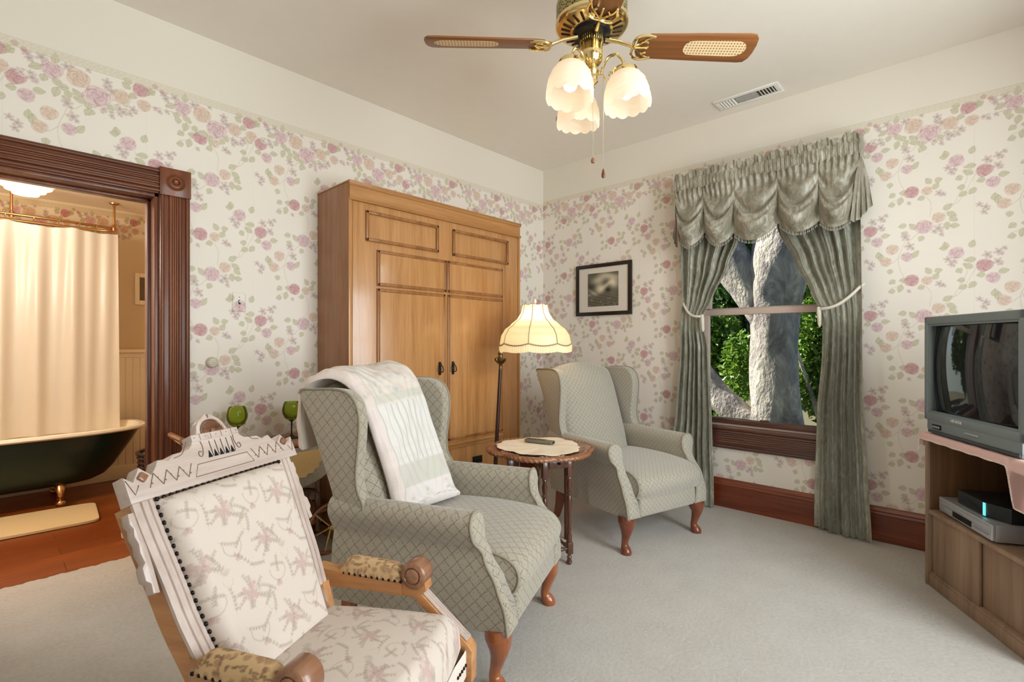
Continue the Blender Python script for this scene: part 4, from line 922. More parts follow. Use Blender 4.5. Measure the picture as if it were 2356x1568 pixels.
# ------------------------------------------------------------------ wing chairs
def wing_chair(name, lab, loc, rz, fab, legm):
    c = thing(name, lab, 'armchair', loc, math.radians(rz), None); BZ = .218
    uv = 1.
    for s in (-1, 1):
        prof = spline([(.352, BZ), (.362, .32), (.362, .42), (.350, .490), (.352, .515), (.372, .545), (.386, .58), (.384, .612), (.366, .636), (.335, .645), (.303, .636), (.282, .610), (.278, .57), (.286, .52), (.290, .46), (.280, .36), (.262, .27), (.252, BZ)], 4)
        def yf(z): return curve([(BZ, -.425), (.30, -.420), (.40, -.385), (.48, -.335), (.55, -.300), (.645, -.292)], z)
        cx, cz = .318, .42; rows = []
        for t in (1., .8, .55, .3, .12, .03, 0.):
            rows.append([(s*x, lerp(yf(z), .34, t), z) for x, z in prof])
        rows.append([(s*lerp(x, .318, .10), yf(z)-.009, lerp(z, cz, .02)) for x, z in prof])
        rows.append([(s*lerp(x, .318, .35), yf(z)-.014, lerp(z, cz, .08)) for x, z in prof])
        m = MB(); m.grid(rows, cv=True, capu=True); ar = m.build('armrest', fab, c, 50, uv)
        m = MB(); m.tube([(s*x, yf(z)-.002, z) for x, z in prof], .0052, 7); m.build('piping', M_PIPING, ar)
        # wing
        wp = spline([(.30, .585), (.36, .70), (.44, .90), (.512, 1.055), (.43, 1.075), (.31, 1.078), (.245, 1.062), (.205, 1.02), (.190, .95), (.198, .84), (.208, .75), (.200, .68), (.172, .628), (.19, .60)], 4, True)
        m = MB(R(90)); d0, d1 = -s*.300, -s*.365
        m.prism(wp, min(d0, d1), max(d0, d1), .014, 3)
        for i, v in enumerate(m.v):
            k = max(0, .36-v[1]); m.v[i] = (v[0]+s*k*.10, v[1], v[2])
        wg = m.build('wing', fab, c, 50, uv)
        m = MB(); m.tube([(s*(.362+max(0, .36-y)*.10), y, z) for y, z in wp[12:54]], .0048, 7); m.build('piping', M_PIPING, wg)
        # legs
        m = MB(); x0 = s*.318
        m.tube(spline([(x0, -.375, BZ+.012), (x0, -.380, .19), (x0+s*.004, -.384, .15), (x0+s*.002, -.374, .10), (x0, -.364, .055), (x0+s*.002, -.372, .028), (x0+s*.004, -.382, .012), (x0+s*.004, -.382, .0)], 5),
               [.050]*3+[.051]*3+[.048, .046, .044, .041, .038, .035, .032, .0295, .027, .0255, .024, .0225, .0215, .021, .021, .022, .023, .025, .027, .029, .030, .030, .0305, .0305, .031, .031, .031, .031, .030, .030, .029, .029, .028, .028, .027, .026][:33], 16)
        m.build('front_leg', legm, c, 60)
        m = MB(); m.grid([[(s*.29+a*r, .30+dy+b*r, z) for a, b in ((-1, -1), (1, -1), (1, 1), (-1, 1))] for z, r, dy in ((BZ+.01, .026, 0), (.10, .022, .02), (0, .017, .055))], cv=True, capu=True); m.build('rear_leg', legm, c, 20)
    # frame, outside back
    m = MB(); m.box(-.30, .30, -.33, .33, BZ, .34, .012); m.box(-.34, .34, .30, .345, BZ, .60, .012); m.build('seat_frame', fab, c, 40, uv)
    rows = []
    for i in range(25):
        t = i/24; z = lerp(.42, 1.07, t); y0 = lerp(.215, .455, t); hw_ = lerp(.272, .300, t); dp = .095*curve([(0, .85), (.3, 1.), (.8, .9), (.95, .6), (1, .12)], t)
        ring = []
        for k in range(48):
            a = 2*pi*k/48; x = hw_*math.copysign(abs(cos(a))**.55, cos(a)); yy = dp*math.copysign(abs(sin(a))**.75, sin(a))
            zz = z+.050*(t**5)*(1-(x/hw_)**2)-.02*(t**6)*abs(x/hw_)**3
            ring.append((x, y0+yy-.018*(yy < 0)*sin(pi*t)*(1-(x/hw_)**2), zz))
        rows.append(ring)
    m = MB(); m.grid(rows, cv=True, capu=True); m.build('back_cushion', fab, c, 70, uv)
    # seat cushion with a boxed nose and the foot panel under it
    m = MB(); rows = []
    pr = [(.22, .36), (.22, .470), (.10, .492), (-.12, .498), (-.28, .490), (-.38, .476), (-.435, .450), (-.458, .412), (-.455, .370), (-.435, .338), (-.40, .328), (-.1, .33)]
    pr = spline(pr, 5, True)
    for x, k in ((-.282, .88), (-.276, .97), (-.262, 1.), (-.18, 1.012), (-.09, 1.02), (0, 1.024), (.09, 1.02), (.18, 1.012), (.262, 1.), (.276, .97), (.282, .88)):
        rows.append([(x, lerp(-.11, y, k), lerp(.41, z, k)) for y, z in pr])
    m.grid(rows, cv=True, capu=True); st = m.build('seat_cushion', fab, c, 55, uv)
    for s in (-1, 1):
        m = MB(); m.tube([(s*.280, lerp(-.11, y, .955), lerp(.41, z, .955)) for y, z in pr[8:48]], .0048, 7); m.build('piping', M_PIPING, st)
    m = MB(); m.box(-.256, .256, -.432, -.36, BZ-.004, .336, .02, 3); m.build('foot_panel', fab, c, 50, uv)
    return c
near = wing_chair('wing_chair', 'sage diamond wing armchair with a pastel quilt draped over its back', (-2.486, -1.480, 0), 22.3, M_FAB, M_LEG)
far = wing_chair('wing_chair', 'sage wing armchair without a quilt, between the side table and the curtain', (-.875, -1.416, 0), -15.2, M_FAB2, M_DKLEG)
# ------------------------------------------------------------------ quilt over the near wing chair
qt = thing('folded_quilt', 'pale pastel patchwork quilt hung over the near wing armchair back', 'quilt', near.location, near.rotation_euler[2])
rowsL = [(-.30, .555, .80), (-.305, .56, .93), (-.318, .54, 1.05), (-.325, .48, 1.105), (-.30, .40, 1.12), (-.275, .325, 1.08), (-.245, .270, .98), (-.225, .223, .83), (-.21, .178, .68), (-.205, .150, .57), (-.20, .135, .535)]
rowsR = [(-.02, .56, .80), (.03, .565, .95), (.08, .545, 1.07), (.12, .485, 1.13), (.155, .395, 1.145), (.185, .31, 1.105), (.205, .255, 1.0), (.215, .200, .83), (.22, .140, .66), (.222, .090, .55), (.215, .045, .515)]
A = np.array(spline(rowsL, 14)); B = np.array(spline(rowsR, 14)); nr = len(A); nc = 110
ww = np.linspace(0, 1, nc)[None, :, None]; S = A[:, None]*(1-ww)+B[:, None]*ww
tl_ = np.gradient(S, axis=0); tw = np.gradient(S, axis=1); nn = np.cross(tw, tl_); nn /= np.linalg.norm(nn, axis=2, keepdims=True)
if nn[nr*2//3, nc//2, 1] > 0: nn = -nn
si = np.linspace(0, 1, nr)[:, None]; wi = np.linspace(0, 1, nc)[None, :]
ed = np.minimum(np.minimum(wi, 1-wi)/.06, np.minimum(si, 1-si)/.03).clip(0, 1)
wob = .004*np.sin(si*70+3*np.sin(wi*9))*np.sin(wi*33)+.006*np.sin(si*17+wi*7)
top = S+nn*((.030*np.sqrt(ed)+wob*ed)[..., None]); bot = S-nn*.006
def quilt_col(s, w):
    """s: 0 behind .. 1 front hem"""
    P = lambda c: np.array(lin(c)); base = np.ones(s.shape+(3,))*P((226, 218, 211))
    def put(mask, c, a=1.): mk = (mask*a)[..., None]; base[:] = base*(1-mk)+P(c)*mk
    f = 1-s
    put((f < .16)*1., (232, 224, 220)); put((f > .16)*(f < .235)*1., (212, 208, 197)); put((f > .235)*(f < .40)*1., (230, 225, 220))
    st = (np.abs(((w*11) % 1)-.5) < .07)*(f > .235)*(f < .40); put(st*1., (190, 192, 184), .8); put((f > .40)*(f < .432)*1., (212, 208, 196)); put((f > .432)*1., (228, 218, 208))
    put((np.abs(w-.20) < .012)*(f > .43)*1., (200, 206, 200), .8); put((w < .13)*(f > .1)*1., (234, 216, 208), .7); put((np.abs(w-.135) < .008)*(f > .1)*1., (196, 192, 184), .5)
    rg = np.random.default_rng(5)
    for k in range(150):
        cs, cw = rg.random(2); fz = 1-cs
        if .16 < fz < .43: continue
        rr = .010+.012*rg.random(); dd = np.exp(-(((s-cs)*2.2)**2+((w-cw)*.62)**2)/rr**2*(1+.6*np.sin(9*np.arctan2((s-cs)*2.2, (w-cw)*.62))))
        put(dd.clip(0, 1), [(222, 186, 186), (176, 180, 168), (206, 190, 178), (190, 186, 190)][k % 4], .75)
    q = (np.abs(((s*34) % 1)-.5) < .05)*1.; put(q, (214, 208, 200), .25)
    return base*.86
ctop = quilt_col(si+0*wi, wi+0*si); cbot = np.ones_like(ctop)*np.array(lin((226, 218, 208)))
ring = np.concatenate([top, bot[:, ::-1]], 1); rc = np.concatenate([ctop, cbot], 1); k2 = ring.shape[1]
ii = np.arange(nr-1)[:, None]*k2; jj = np.arange(k2)[None, :]; j2 = (jj+1) % k2
Fq = np.stack([ii+jj, ii+k2+jj, ii+k2+j2, ii+j2], -1).reshape(-1, 4)
h_ = np.arange(nc-1); e0 = np.stack([h_, h_+1, k2-2-h_, k2-1-h_], -1); e1 = e0[:, ::-1]+(nr-1)*k2
arr_mesh('quilt_body', ring.reshape(-1, 3), np.concatenate([Fq, e0, e1]), M_QUILT, qt, rc.reshape(-1, 3), True)

# ------------------------------------------------------------------ carved platform armchair in front
def toile_tile():
    p = Paint(.19, .225, .001, (208, 195, 184)); BR, BRD = (184, 170, 156), (152, 136, 124); RO, ROD = (200, 174, 168), (160, 128, 124); p.put = (lambda f: (lambda ix, m, c: f(ix, np.asarray(m)*.62, c)))(p.put); K = .19/.23
    def sprig(x, y, a, L, n=7, col=BR):
        pts = [(x+L*t*cos(a+.22*t), y+L*t*sin(a+.22*t)) for t in np.linspace(0, 1, 5)]; p.line(pts, .0014, col, .8)
        for k in range(n):
            t = (k+1)/n; X, Y = x+L*t*cos(a+.22*t), y+L*t*sin(a+.22*t)
            for s in (-1, 1): p.leaf(X, Y, .0085, .0034, a+.22*t+s*.55, col, BRD, .7)
    for cx, cy in ((.05, .165), (.145, .052)):
        for k in range(11): sprig(cx, cy, 2*pi*k/11+.45*sin(k*3.7), .024+.022*abs(sin(k*2.3)), 5, [BR, (190, 178, 166)][k % 2])
        for dx, dy, r in ((0, 0, .010), (.015, .006, .009), (-.014, .005, .009), (.004, .015, .008), (.008, -.013, .009), (-.010, -.011, .008), (.023, -.006, .006), (-.024, -.004, .006), (.014, .020, .006), (-.018, .016, .006), (-.002, -.024, .006)):
            p.rose(cx+dx, cy+dy, r, RO if (dx*1000) % 2 < 1 else (212, 196, 184), ROD if dx >= 0 else BRD, 5, dx*200, .7)
    for cx, cy, f in ((.14, .168, 1), (.045, .055, -1)):
        q = [(cx-f*.030, cy+.026), (cx-f*.030, cy+.006), (cx-f*.012, cy-.010), (cx+f*.008, cy-.008), (cx+f*.020, cy+.010), (cx+f*.020, cy+.026)]
        p.line(q, .0035, (196, 182, 168), .7); p.line([(x, y-.002) for x, y in q], .0011, BRD, .8)
        for k in range(5): p.leaf(cx+f*.002, cy-.010, .017+.003*(k % 2), .005, -pi/2+(k-2)*.33, RO, ROD, .7)
    for cx, cy in ((.095, .112), (.0, .005)):
        p.rose(cx, cy, .011, (214, 202, 190), BR, 6, .3, .6)
        for k in range(5): p.leaf(cx, cy+.008, .020, .006, pi/2+(k-2)*.42, (190, 178, 160), BR, .7)
        p.line([(cx-.014, cy-.003), (cx-.008, cy-.018), (cx+.008, cy-.018), (cx+.014, cy-.003)], .0013, BR, .9)
    for x, y, a, L in ((.09, .022, 1.3, .06), (.015, .115, .7, .06), (.175, .105, 2.0, .065), (.10, .205, -.6, .05), (.0, .195, 1.1, .05), (.185, .21, 3.6, .05), (.082, .075, 2.6, .045), (.09, .14, 1.9, .05), (.165, .0, .6, .05), (.03, .02, 2.2, .05), (.165, .12, -.5, .04), (.065, .115, 4.2, .045)): sprig(x, y, a, L, 6)
    return p
TO = toile_tile()
def surf(name, P, uvw, tile, mat, parent, base=None):
    """P (nu,nv,3) numpy surface, uvw=(U,V) metres for the printed pattern"""
    c = tile.sample(*uvw); nu, nv = P.shape[:2]
    return arr_mesh(name, P.reshape(-1, 3), grid_faces(nu, nv), mat, parent, c.reshape(-1, 3), True)
ro = thing('carved_armchair', 'carved oak armchair with cream toile seat and dark nailheads', 'armchair', (-3.29, -1.904, 0), math.radians(25.5))
BK = T(-.033, .075, .355) @ R(-25, 'X')      # plane of the raked back: x, normal y, up z
def bw(z): return curve([(-.1, .180), (.1, .194), (.3, .216), (.56, .232)], z)      # stile centre line
# upholstered back
zz = np.linspace(.03, .570, 230); uu = np.linspace(-1, 1, 190); Uq, Zq = np.meshgrid(uu, zz, indexing='ij')
wq = np.interp(zz, [-.1, .1, .3, .56], [.153, .166, .187, .204])[None, :]; Xq = Uq*wq
ez = np.minimum(Zq-.03, .570-Zq)/.05; ex = (1-np.abs(Uq))/.16
bul = .042*np.sqrt(np.clip(ex, 0, 1)*(2-np.clip(ex, 0, 1)))*np.sqrt(np.clip(ez, 0, 1)*(2-np.clip(ez, 0, 1)))+.012*(1-Uq**2)
Yq = -.010-bul; Mk = np.array(BK); Pq = np.stack([Xq, Yq, Zq, np.ones_like(Xq)], -1) @ Mk.T
surf('back_upholstery', Pq[..., :3], (Xq+.03, Zq+.02), TO, M_TOILE, ro)
m = MB(BK); m.box(-.20, .20, 0, .022, .02, .55, .004); m.build('outside_back', M_CREAMFAB, ro)
# stiles
for s in (-1, 1):
    m = MB(BK); rows = []
    for z in np.linspace(-.30, .575, 24):
        x0 = bw(z); rows.append([(s*(x0-.024), -.006, z), (s*(x0+.024), -.006, z), (s*(x0+.024), .050, z), (s*(x0-.024), .050, z)])
    m.grid(rows, cv=True, capu=True); post = m.build('back_post', M_GOLD_OAK, ro, 30)
    m = MB(BK); rows = []
    for z in np.linspace(.08, .575, 18):
        x0 = bw(z); rows.append([(s*(x0+a), b, z) for a, b in ((-.025, -.006), (-.025, -.016), (-.015, -.017), (-.013, -.013), (-.010, -.013), (-.008, -.018), (.004, -.018), (.006, -.013), (.009, -.013), (.011, -.017), (.025, -.016), (.025, -.006))])
    m.grid(rows, cv=True, capu=True); m.build('fluted_facing', M_PALE, post, 30)  # paler than the post: window sheen painted into the front face
    # side bracket under the rail end
    br = [(.262, .545), (.292, .545), (.296, .520), (.288, .508), (.294, .490), (.287, .470), (.292, .450), (.286, .425), (.300, .415), (.302, .385), (.288, .375), (.290, .352), (.268, .348), (.264, .40)]
    m = MB(BK); m.prism([(s*(.250+(x-.262)*.65), z+.012) for x, z in br], -.012, .014, .002)
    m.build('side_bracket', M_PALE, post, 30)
CRM = BK @ T(.015, 0, .575) @ Matrix.Diagonal((.945, 1, .95, 1)) @ T(0, 0, -.560)
# crest rail
half = [(0, .560), (.292, .560), (.292, .632), (.272, .614), (.248, .648), (.222, .622), (.205, .640), (.196, .656), (.178, .654), (.168, .648), (.150, .662), (.118, .664), (.098, .668), (.086, .678), (.082, .690), (.0, .690)]
poly = half[1:-1]+[(-x, z) for x, z in half[1:-1][::-1]]
m = MB(CRM); m.prism(poly, -.020, .022, .0035, 2); crest = m.build('crest_rail', M_OAKSHEENX, ro, 30)
M_INC = plain('dark_incised_line', (112, 84, 66), .6)
y = -.0206
for s in (-1, 1):
    m = MB(CRM)
    pts = [(s*.292, .565), (s*.270, .604), (s*.262, .598)]
    zg = [(s*(.236-.0185*k), .588+.036*(k % 2)) for k in range(8)]
    for a, b in zip(zg, zg[1:]): m.tube([(a[0], y, a[1]), (b[0], y, b[1])], .0011, 5)
    m.tube([(s*.290, y, .622), (s*.276, y, .58), (s*.262, y, .602)], .0011, 5)
    for k in range(7): m.ball((s*(.227-.0185*k), y, .598+.012*(k % 2)), .0018, 6)
    m.tube(spline([(s*.10, y, .690), (s*.112, y, .672), (s*.125, y, .656), (s*.15, y, .650)], 4), .0010, 5)
    m.build('incised_groove', M_INC, crest)
m = MB(CRM)
m.tube([(-.105, y, .582), (-.088, y, .616), (.088, y, .616), (.105, y, .582)], .0011, 5, closed=True)
m.build('incised_groove', M_INC, crest)
m = MB(CRM)
for k in range(5):
    x = -.040+.020*k; m.prism([(x-.007, .628), (x+.007, .628), (x, .650)], -.0215, -.019); m.tube([(x+.010, y, .630), (x+.010, y, .678)], .0009, 5)
m.build('pierced_fret', M_BLACK, crest)
m = MB(CRM)
for s in (-1, 1): m = MB(CRM); m.tube(spline([(s*.058, y, .682), (s*.056, y, .662), (s*.064, y, .638), (s*.074, y, .640), (s*.072, y, .652), (s*.064, y, .650)], 5), .0013, 5); m.build('scroll_line', M_INC, crest)
m = MB(CRM)
for s in (-1, 1):
    m.box(-.011, .011, -.028, -.016, -.011, .011, .004, M=T(s*.248, 0, .620) @ R(45, 'Y'))
m.build('diamond_boss', M_ROLL, crest)
PDM = CRM @ T(0, 0, .684) @ Matrix.Scale(.74, 4) @ T(0, 0, -.694)
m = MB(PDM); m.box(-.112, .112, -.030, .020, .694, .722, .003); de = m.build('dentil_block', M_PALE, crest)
m = MB(PDM)
for k in range(4): x = -.075+.05*k; m.tube([(x, -.0305, .696), (x, -.0305, .720)], .0009, 5)
for k in range(5): m.ball((-.1+.05*k, -.0305, .708), .002, 6)
m.build('dentil_lines', M_INC, de)
arch = [(.078, .722), (.070, .738), (.064, .756), (.050, .776), (.028, .792), (.012, .804), (0, .808)]; arch = arch+[(-x, z) for x, z in arch[::-1][1:]]
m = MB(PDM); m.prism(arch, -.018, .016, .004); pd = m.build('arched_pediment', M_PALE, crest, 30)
m = MB(PDM); n = 11; P = []
for i in range(2*n+1):
    a = pi*i/(2*n); rr = .046; d = -.020 if i % 2 == 0 else -.026
    P.append([(cos(a)*r_, (-.0185 if r_ < .012 else d-.004*sin(pi*(r_-.01)/.036)), .724+sin(a)*r_) for r_ in (.010, .02, .03, .04, .046)])
m.grid(P); m.tube([(.052*cos(pi*i/20), -.019, .724+.052*sin(pi*i/20)) for i in range(21)], .004, 8); m.ball((0, -.022, .728), (.011, .006, .011), 10); m.build('carved_shell', M_ROLL, pd, 15)
m = MB(PDM)
for a in (-.5, 0, .5): m.tube([(.0, -.0185, .785), (.012*sin(a), -.0185, .803)], .0010, 5)
m.build('sprig_lines', M_INC, pd)
# nailheads round the back panel
m = MB(BK)
for k in range(23): m.ball((lerp(-.202, .202, k/22), -.021, .570), (.0062, .005, .0062), 8)
for s in (-1, 1):
    for k in range(25): z = .55-.0205*k; m.ball((s*(bw(z)-.030), -.017, z), (.0062, .006, .0062), 8)
m.build('nailhead_row', M_NAIL, ro, 60)
# seat
uu = np.linspace(-1, 1, 220); vv = np.linspace(-1, 1, 190); Uq, Vq = np.meshgrid(uu, vv, indexing='ij')
def seatpts(Uq, Vq, k=1.):
    tt = (Vq+1)/2; hw_ = (.285-.085*tt)*k; y = lerp(-.305, .14, tt)*1.; y = y-.040*(1-Uq**2)*(1-tt)
    return Uq*hw_, y
Xq, Yq = seatpts(Uq, Vq); eu = np.clip((1-np.abs(Uq))/.22, 0, 1); ev = np.clip((1-np.abs(Vq))/.24, 0, 1)
Zq = .345+.096*np.sqrt(eu*(2-eu))*np.sqrt(ev*(2-ev))+.026*(1-Uq**2)*(1-Vq**2)
surf('seat_upholstery', np.stack([Xq, Yq, Zq], -1), (Yq*1.0+.09+.10*0, -Xq*1.0+(Zq*.6)+.03), TO, M_TOILE, ro)
m = MB(); bt = spline([tuple(float(q) for q in seatpts(np.array(a), np.array(b), 1.005))+(0,) for a, b in ((-1, 1), (-1, 0), (-1, -1), (-.5, -1), (0, -1), (.5, -1), (1, -1), (1, 0), (1, 1))], 6)
P = [[(x*k, y*k+o_, z) for x, y, _ in bt] for k, o_, z in ((1., 0, .340), (1.008, 0, .336), (1.008, 0, .262), (.96, 0, .258))]
m.grid(P); m.build('seat_rail', M_CREAMFAB, ro, 40)
m = MB()
L_ = [Vector(p) for p in bt]
for a, b in zip(L_, L_[1:]):
    d = (b-a).length; n = max(1, round(d/.018))
    for q in range(n): p = a.lerp(b, q/n); m.ball((p.x*1.012, p.y*1.012, .302), (.005, .005, .005), 8)
m.build('nailhead_row', M_NAIL, ro, 60)
m = MB(); m.box(-.24, .24, -.27, .12, .235, .30, .01); m.build('under_frame', M_GOLD_OAK, ro)
TAP = Paint(.16, .16, .0012, (200, 168, 126))
_r = np.random.default_rng(4)
for k in range(90):
    x, y = _r.random(2)*.16
    if k % 3 == 0: TAP.rose(x, y, .006+.006*_r.random(), (186, 150, 112), (112, 82, 62), 5, k, .6)
    else: TAP.leaf(x, y, .012+.012*_r.random(), .006, _r.random()*6.3, (150, 120, 86), (104, 78, 56), .7)
for s in (-1, 1):
    # arm bar, padded top, roller and raked support
    ax = .262
    m = MB(); rows = []
    for y, z0, z1, hw_, xo in ((.185, .497, .565, .020, -.032), (.15, .497, .553, .022, -.020), (.10, .498, .548, .024, -.008), (.0, .498, .545, .025, 0), (-.115, .498, .545, .025, 0)):
        rows.append([(s*(ax+xo-hw_), y, z0), (s*(ax+xo+hw_), y, z0), (s*(ax+xo+hw_), y, z1), (s*(ax+xo-hw_), y, z1)])
    m.grid(rows, cv=True, capu=True); arm = m.build('arm', M_GOLD_OAK, ro, 30); arm.location.z = -.026
    n1, n2 = 70, 60; tU, tV = np.meshgrid(np.linspace(0, 1, n1), np.linspace(-1, 1, n2), indexing='ij')
    yy = lerp(.115, -.115, tU); e = np.clip(np.minimum(tU, 1-tU)/.22, 0, 1); e = np.sqrt(e*(2-e)); xx = s*ax+.030*tV*(.9+.1*e); z_ = .543+.050*e*np.sqrt(np.clip(1-tV**2, 0, 1))**.8
    surf('arm_pad', np.stack([xx, yy, z_], -1), (yy+.2, xx+z_), TAP, M_TAPESTRY, arm)
    m = MB()
    for q in range(12):
        y = lerp(.115, -.115, q/11)
        for e2 in (-1, 1): m.ball((s*ax+e2*.0285, y, .544), (.0045, .0052, .0052), 8)
    for q in range(4): m.ball((s*ax-.018+.012*q, -.118, .553), (.005, .0045, .005), 8)
    m.build('nailhead_row', M_NAIL, arm, 60)
    m = MB(T(s*ax, -.157, .568) @ R(90, 'Y')); m.lathe([(.0, -.034), (.022, -.034), (.024, -.030), (.028, -.034), (.038, -.032), (.043, -.026), (.043, .026), (.038, .032), (.028, .034), (.024, .030), (.022, .034), (.0, .034)], 36)
    m.ball((0, 0, .032), (.024, .024, .008), 18); m.ball((0, 0, -.032), (.024, .024, .008), 18); m.build('arm_roller', M_ROLL, arm, 40)
    sp = [(-.108, .545), (-.195, .552), (-.200, .525), (-.185, .510), (-.335, .385), (-.352, .365), (-.352, .270), (-.338, .262), (-.322, .275), (-.320, .355), (-.300, .378), (-.155, .497), (-.108, .497)]
    m = MB(R(90)); m.prism(sp, -s*ax-.022, -s*ax+.022, .003); sup = m.build('arm_support', M_GOLD_OAK, ro, 30); sup.location.z = -.026
    m = MB()
    for o_ in (-.011, 0., .011): m.tube([(s*ax+o_, -.187, .5125), (s*ax+o_, -.334, .390)], .005, 6)
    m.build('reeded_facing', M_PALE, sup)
    m = MB(BK); rows = []
    for z, o_, w_ in ((.02, .004, .018), (.10, .006, .020), (.16, .010, .022)): rows.append([(s*(bw(z)+o_-w_), -.018, z), (s*(bw(z)+o_+w_), -.018, z), (s*(bw(z)+o_+w_), -.004, z), (s*(bw(z)+o_-w_), -.004, z)])
    m.grid(rows, cv=True, capu=True); m.build('scroll_block', M_GOLD_OAK, ro, 30)
    # base: runner, posts
    m = MB(); m.box(s*.22-.022, s*.22+.022, -.36, .36, .0, .055, .012); m.box(s*.22-.02, s*.22+.02, -.24, -.19, .055, .25, .006); m.box(s*.22-.02, s*.22+.02, .06, .11, .055, .25, .006); m.box(s*.22-.018, s*.22+.018, -.27, .20, .20, .245, .010); m.build('platform_runner', M_GOLD_OAK, ro)
m = MB(); m.box(-.22, .22, -.245, -.205, .02, .055, .006); m.box(-.22, .22, .1, .14, .02, .055, .006); m.build('base_stretcher', M_GOLD_OAK, ro)
# ------------------------------------------------------------------ gateleg side table
TH = .635
tb = thing('side_table', 'dark carved gateleg side table with scalloped rope edge between the wing armchairs', 'table', (-1.603, -1.295, 0), math.radians(-25.5))
NT = 288
def pie(th, k=1.): return k*(.288+.030*abs(cos(3*th+.5))**.7)
ring = lambda k, z: [(pie(2*pi*i/NT, k)*cos(2*pi*i/NT), pie(2*pi*i/NT, k)*sin(2*pi*i/NT), z) for i in range(NT)]
m = MB(); m.grid([ring(.30, TH-.022), ring(.97, TH-.022), ring(1., TH-.014), ring(.985, TH-.004), ring(.96, TH), ring(.93, TH+.002), ring(.90, TH-.004), ring(.86, TH-.002), ring(.82, TH-.005), ring(.3, TH-.005)], cv=True, capu=True); top = m.build('table_top', M_PIE, tb, 50)
P = []
for i in range(NT):
    th = 2*pi*i/NT; r0 = pie(th, 1.0); e = Vector((cos(th), sin(th), 0)); row = []
    for k in range(10):
        a = 2*pi*k/10; rr = .0125*(1+.28*cos(2*(a+th*36))); row.append(tuple(e*(r0+rr*cos(a))+Vector((0, 0, TH-.012+rr*sin(a)))))
    P.append(row)
m = MB(); m.grid(P, cu=True, cv=True); m.build('rope_edge', M_PIE, top, 60)
for k in range(6):
    th = k*pi/3-.17+pi/6; m = MB(); m.tube([(.262*cos(th+d), .262*sin(th+d), TH-.003) for d in np.linspace(-.3, .3, 25)], [.003+.0045*abs(sin(i*.8)) for i in range(25)], 8); m.build('carved_scroll', M_PIE, top)
m = MB(); m.box(-.088, .088, -.235, .235, .555, TH-.022, .004); m.build('frame_box', M_WALNUT, tb)
m = MB(); m.box(-.060, .060, -.244, -.232, .563, TH-.030, .003); dr = m.build('drawer', M_WALNUT, tb); m = MB(); m.ball((0, -.252, .588), (.009, .009, .009), 10); m.build('drawer_knob', M_BLACK, dr)
turn = [(.016, .555), (.016, .510), (.011, .500), (.014, .492), (.010, .484), (.016, .455), (.013, .425), (.009, .415), (.017, .405), (.009, .394), (.013, .385), (.015, .345), (.012, .30), (.010, .250), (.013, .20), (.010, .18), (.016, .165), (.016, .115)]
def leg(x, y, name='leg'):
    m = MB(T(x, y, 0)); m.lathe(turn, 16); m.box(-.017, .017, -.017, .017, .060, .125, .002); m.box(-.017, .017, -.017, .017, .505, .60, .002)
    m.lathe([(.014, .062), (.009, .052), (.015, .042), (.011, .030), (.017, .012), (.012, 0)], 14); return m.build(name, M_WALNUT, tb, 40)
for x, y in ((-.078, -.222), (.078, -.222), (-.078, .222), (.078, .222)): leg(x, y)
def turned_bar(m, a, b, r=.011):
    a, b = Vector(a), Vector(b); n = 40; m.tube([tuple(a.lerp(b, i/n)) for i in range(n+1)], [r*(.72+.34*abs(sin(i*pi/n*5))) for i in range(n+1)], 10)
m = MB(); turned_bar(m, (-.078, -.222, .09), (.078, -.222, .09)); turned_bar(m, (-.078, .222, .09), (.078, .222, .09))
for s in (-1, 1): turned_bar(m, (s*.078, -.222, .09), (s*.078, .222, .09))
m.build('stretcher', M_WALNUT, tb, 60)
for x, y, hx, hy in ((.235, .09, .09, -.16), (-.235, -.09, -.09, .16)):
    leg(x, y, 'gate_leg'); m = MB(); m.tube([(x, y, .575), (hx, hy, .575)], .012, 8); turned_bar(m, (x, y, .12), (hx, hy, .12)); m.tube([(hx, hy, .12), (hx, hy, .575)], .012, 8); m.build('gate_rail', M_WALNUT, tb)
m = MB(T(-1.615, -1.298, 0)); n = 160
dring = lambda k, dz: [((.246+.012*abs(sin(8*t))+.014*sin(3*t+1)+.010*sin(2*t))*k*cos(t), (.246+.012*abs(sin(8*t))+.014*sin(3*t+1))*k*sin(t), TH+.0100+dz+.0025*k*sin(9*t+k*5)) for t in np.linspace(0, 2*pi, n+1)[:-1]]
m.grid([dring(.02, .0)]+[dring(k, .001*sin(k*9)) for k in (.2, .4, .6, .8, .93)]+[dring(1., -.001), dring(1., -.0025), dring(.9, -.003), dring(.1, -.003)], cv=True, capu=True)
tag(m.build('lace_doily', M_DOILY, None, 60), 'cream scalloped lace doily on the carved side table', 'doily')
rm = thing('remote_control', 'dark grey remote control lying on the lace doily', 'remote control', (-1.575, -1.262, TH+.0140), math.radians(-76))
m = MB(); m.box(-.095, .095, -.024, .024, .0, .020, .006, 3); rb = m.build('remote_body', plain('worn_grey_plastic', (104, 98, 80), .5, 0, .2), rm)
m = MB()
for i in range(9):
    for j in range(3): m.box(-.078+.014*i-.004, -.078+.014*i+.004, -.014+.014*j-.004, -.014+.014*j+.004, .019, .022, .001, 1)
m.build('remote_buttons', plain('dark_buttons', (58, 54, 46), .5), rm)
m = MB(); m.box(.0945, .0965, -.018, .018, .004, .016, .001); m.build('infrared_window', M_BLACK, rm)
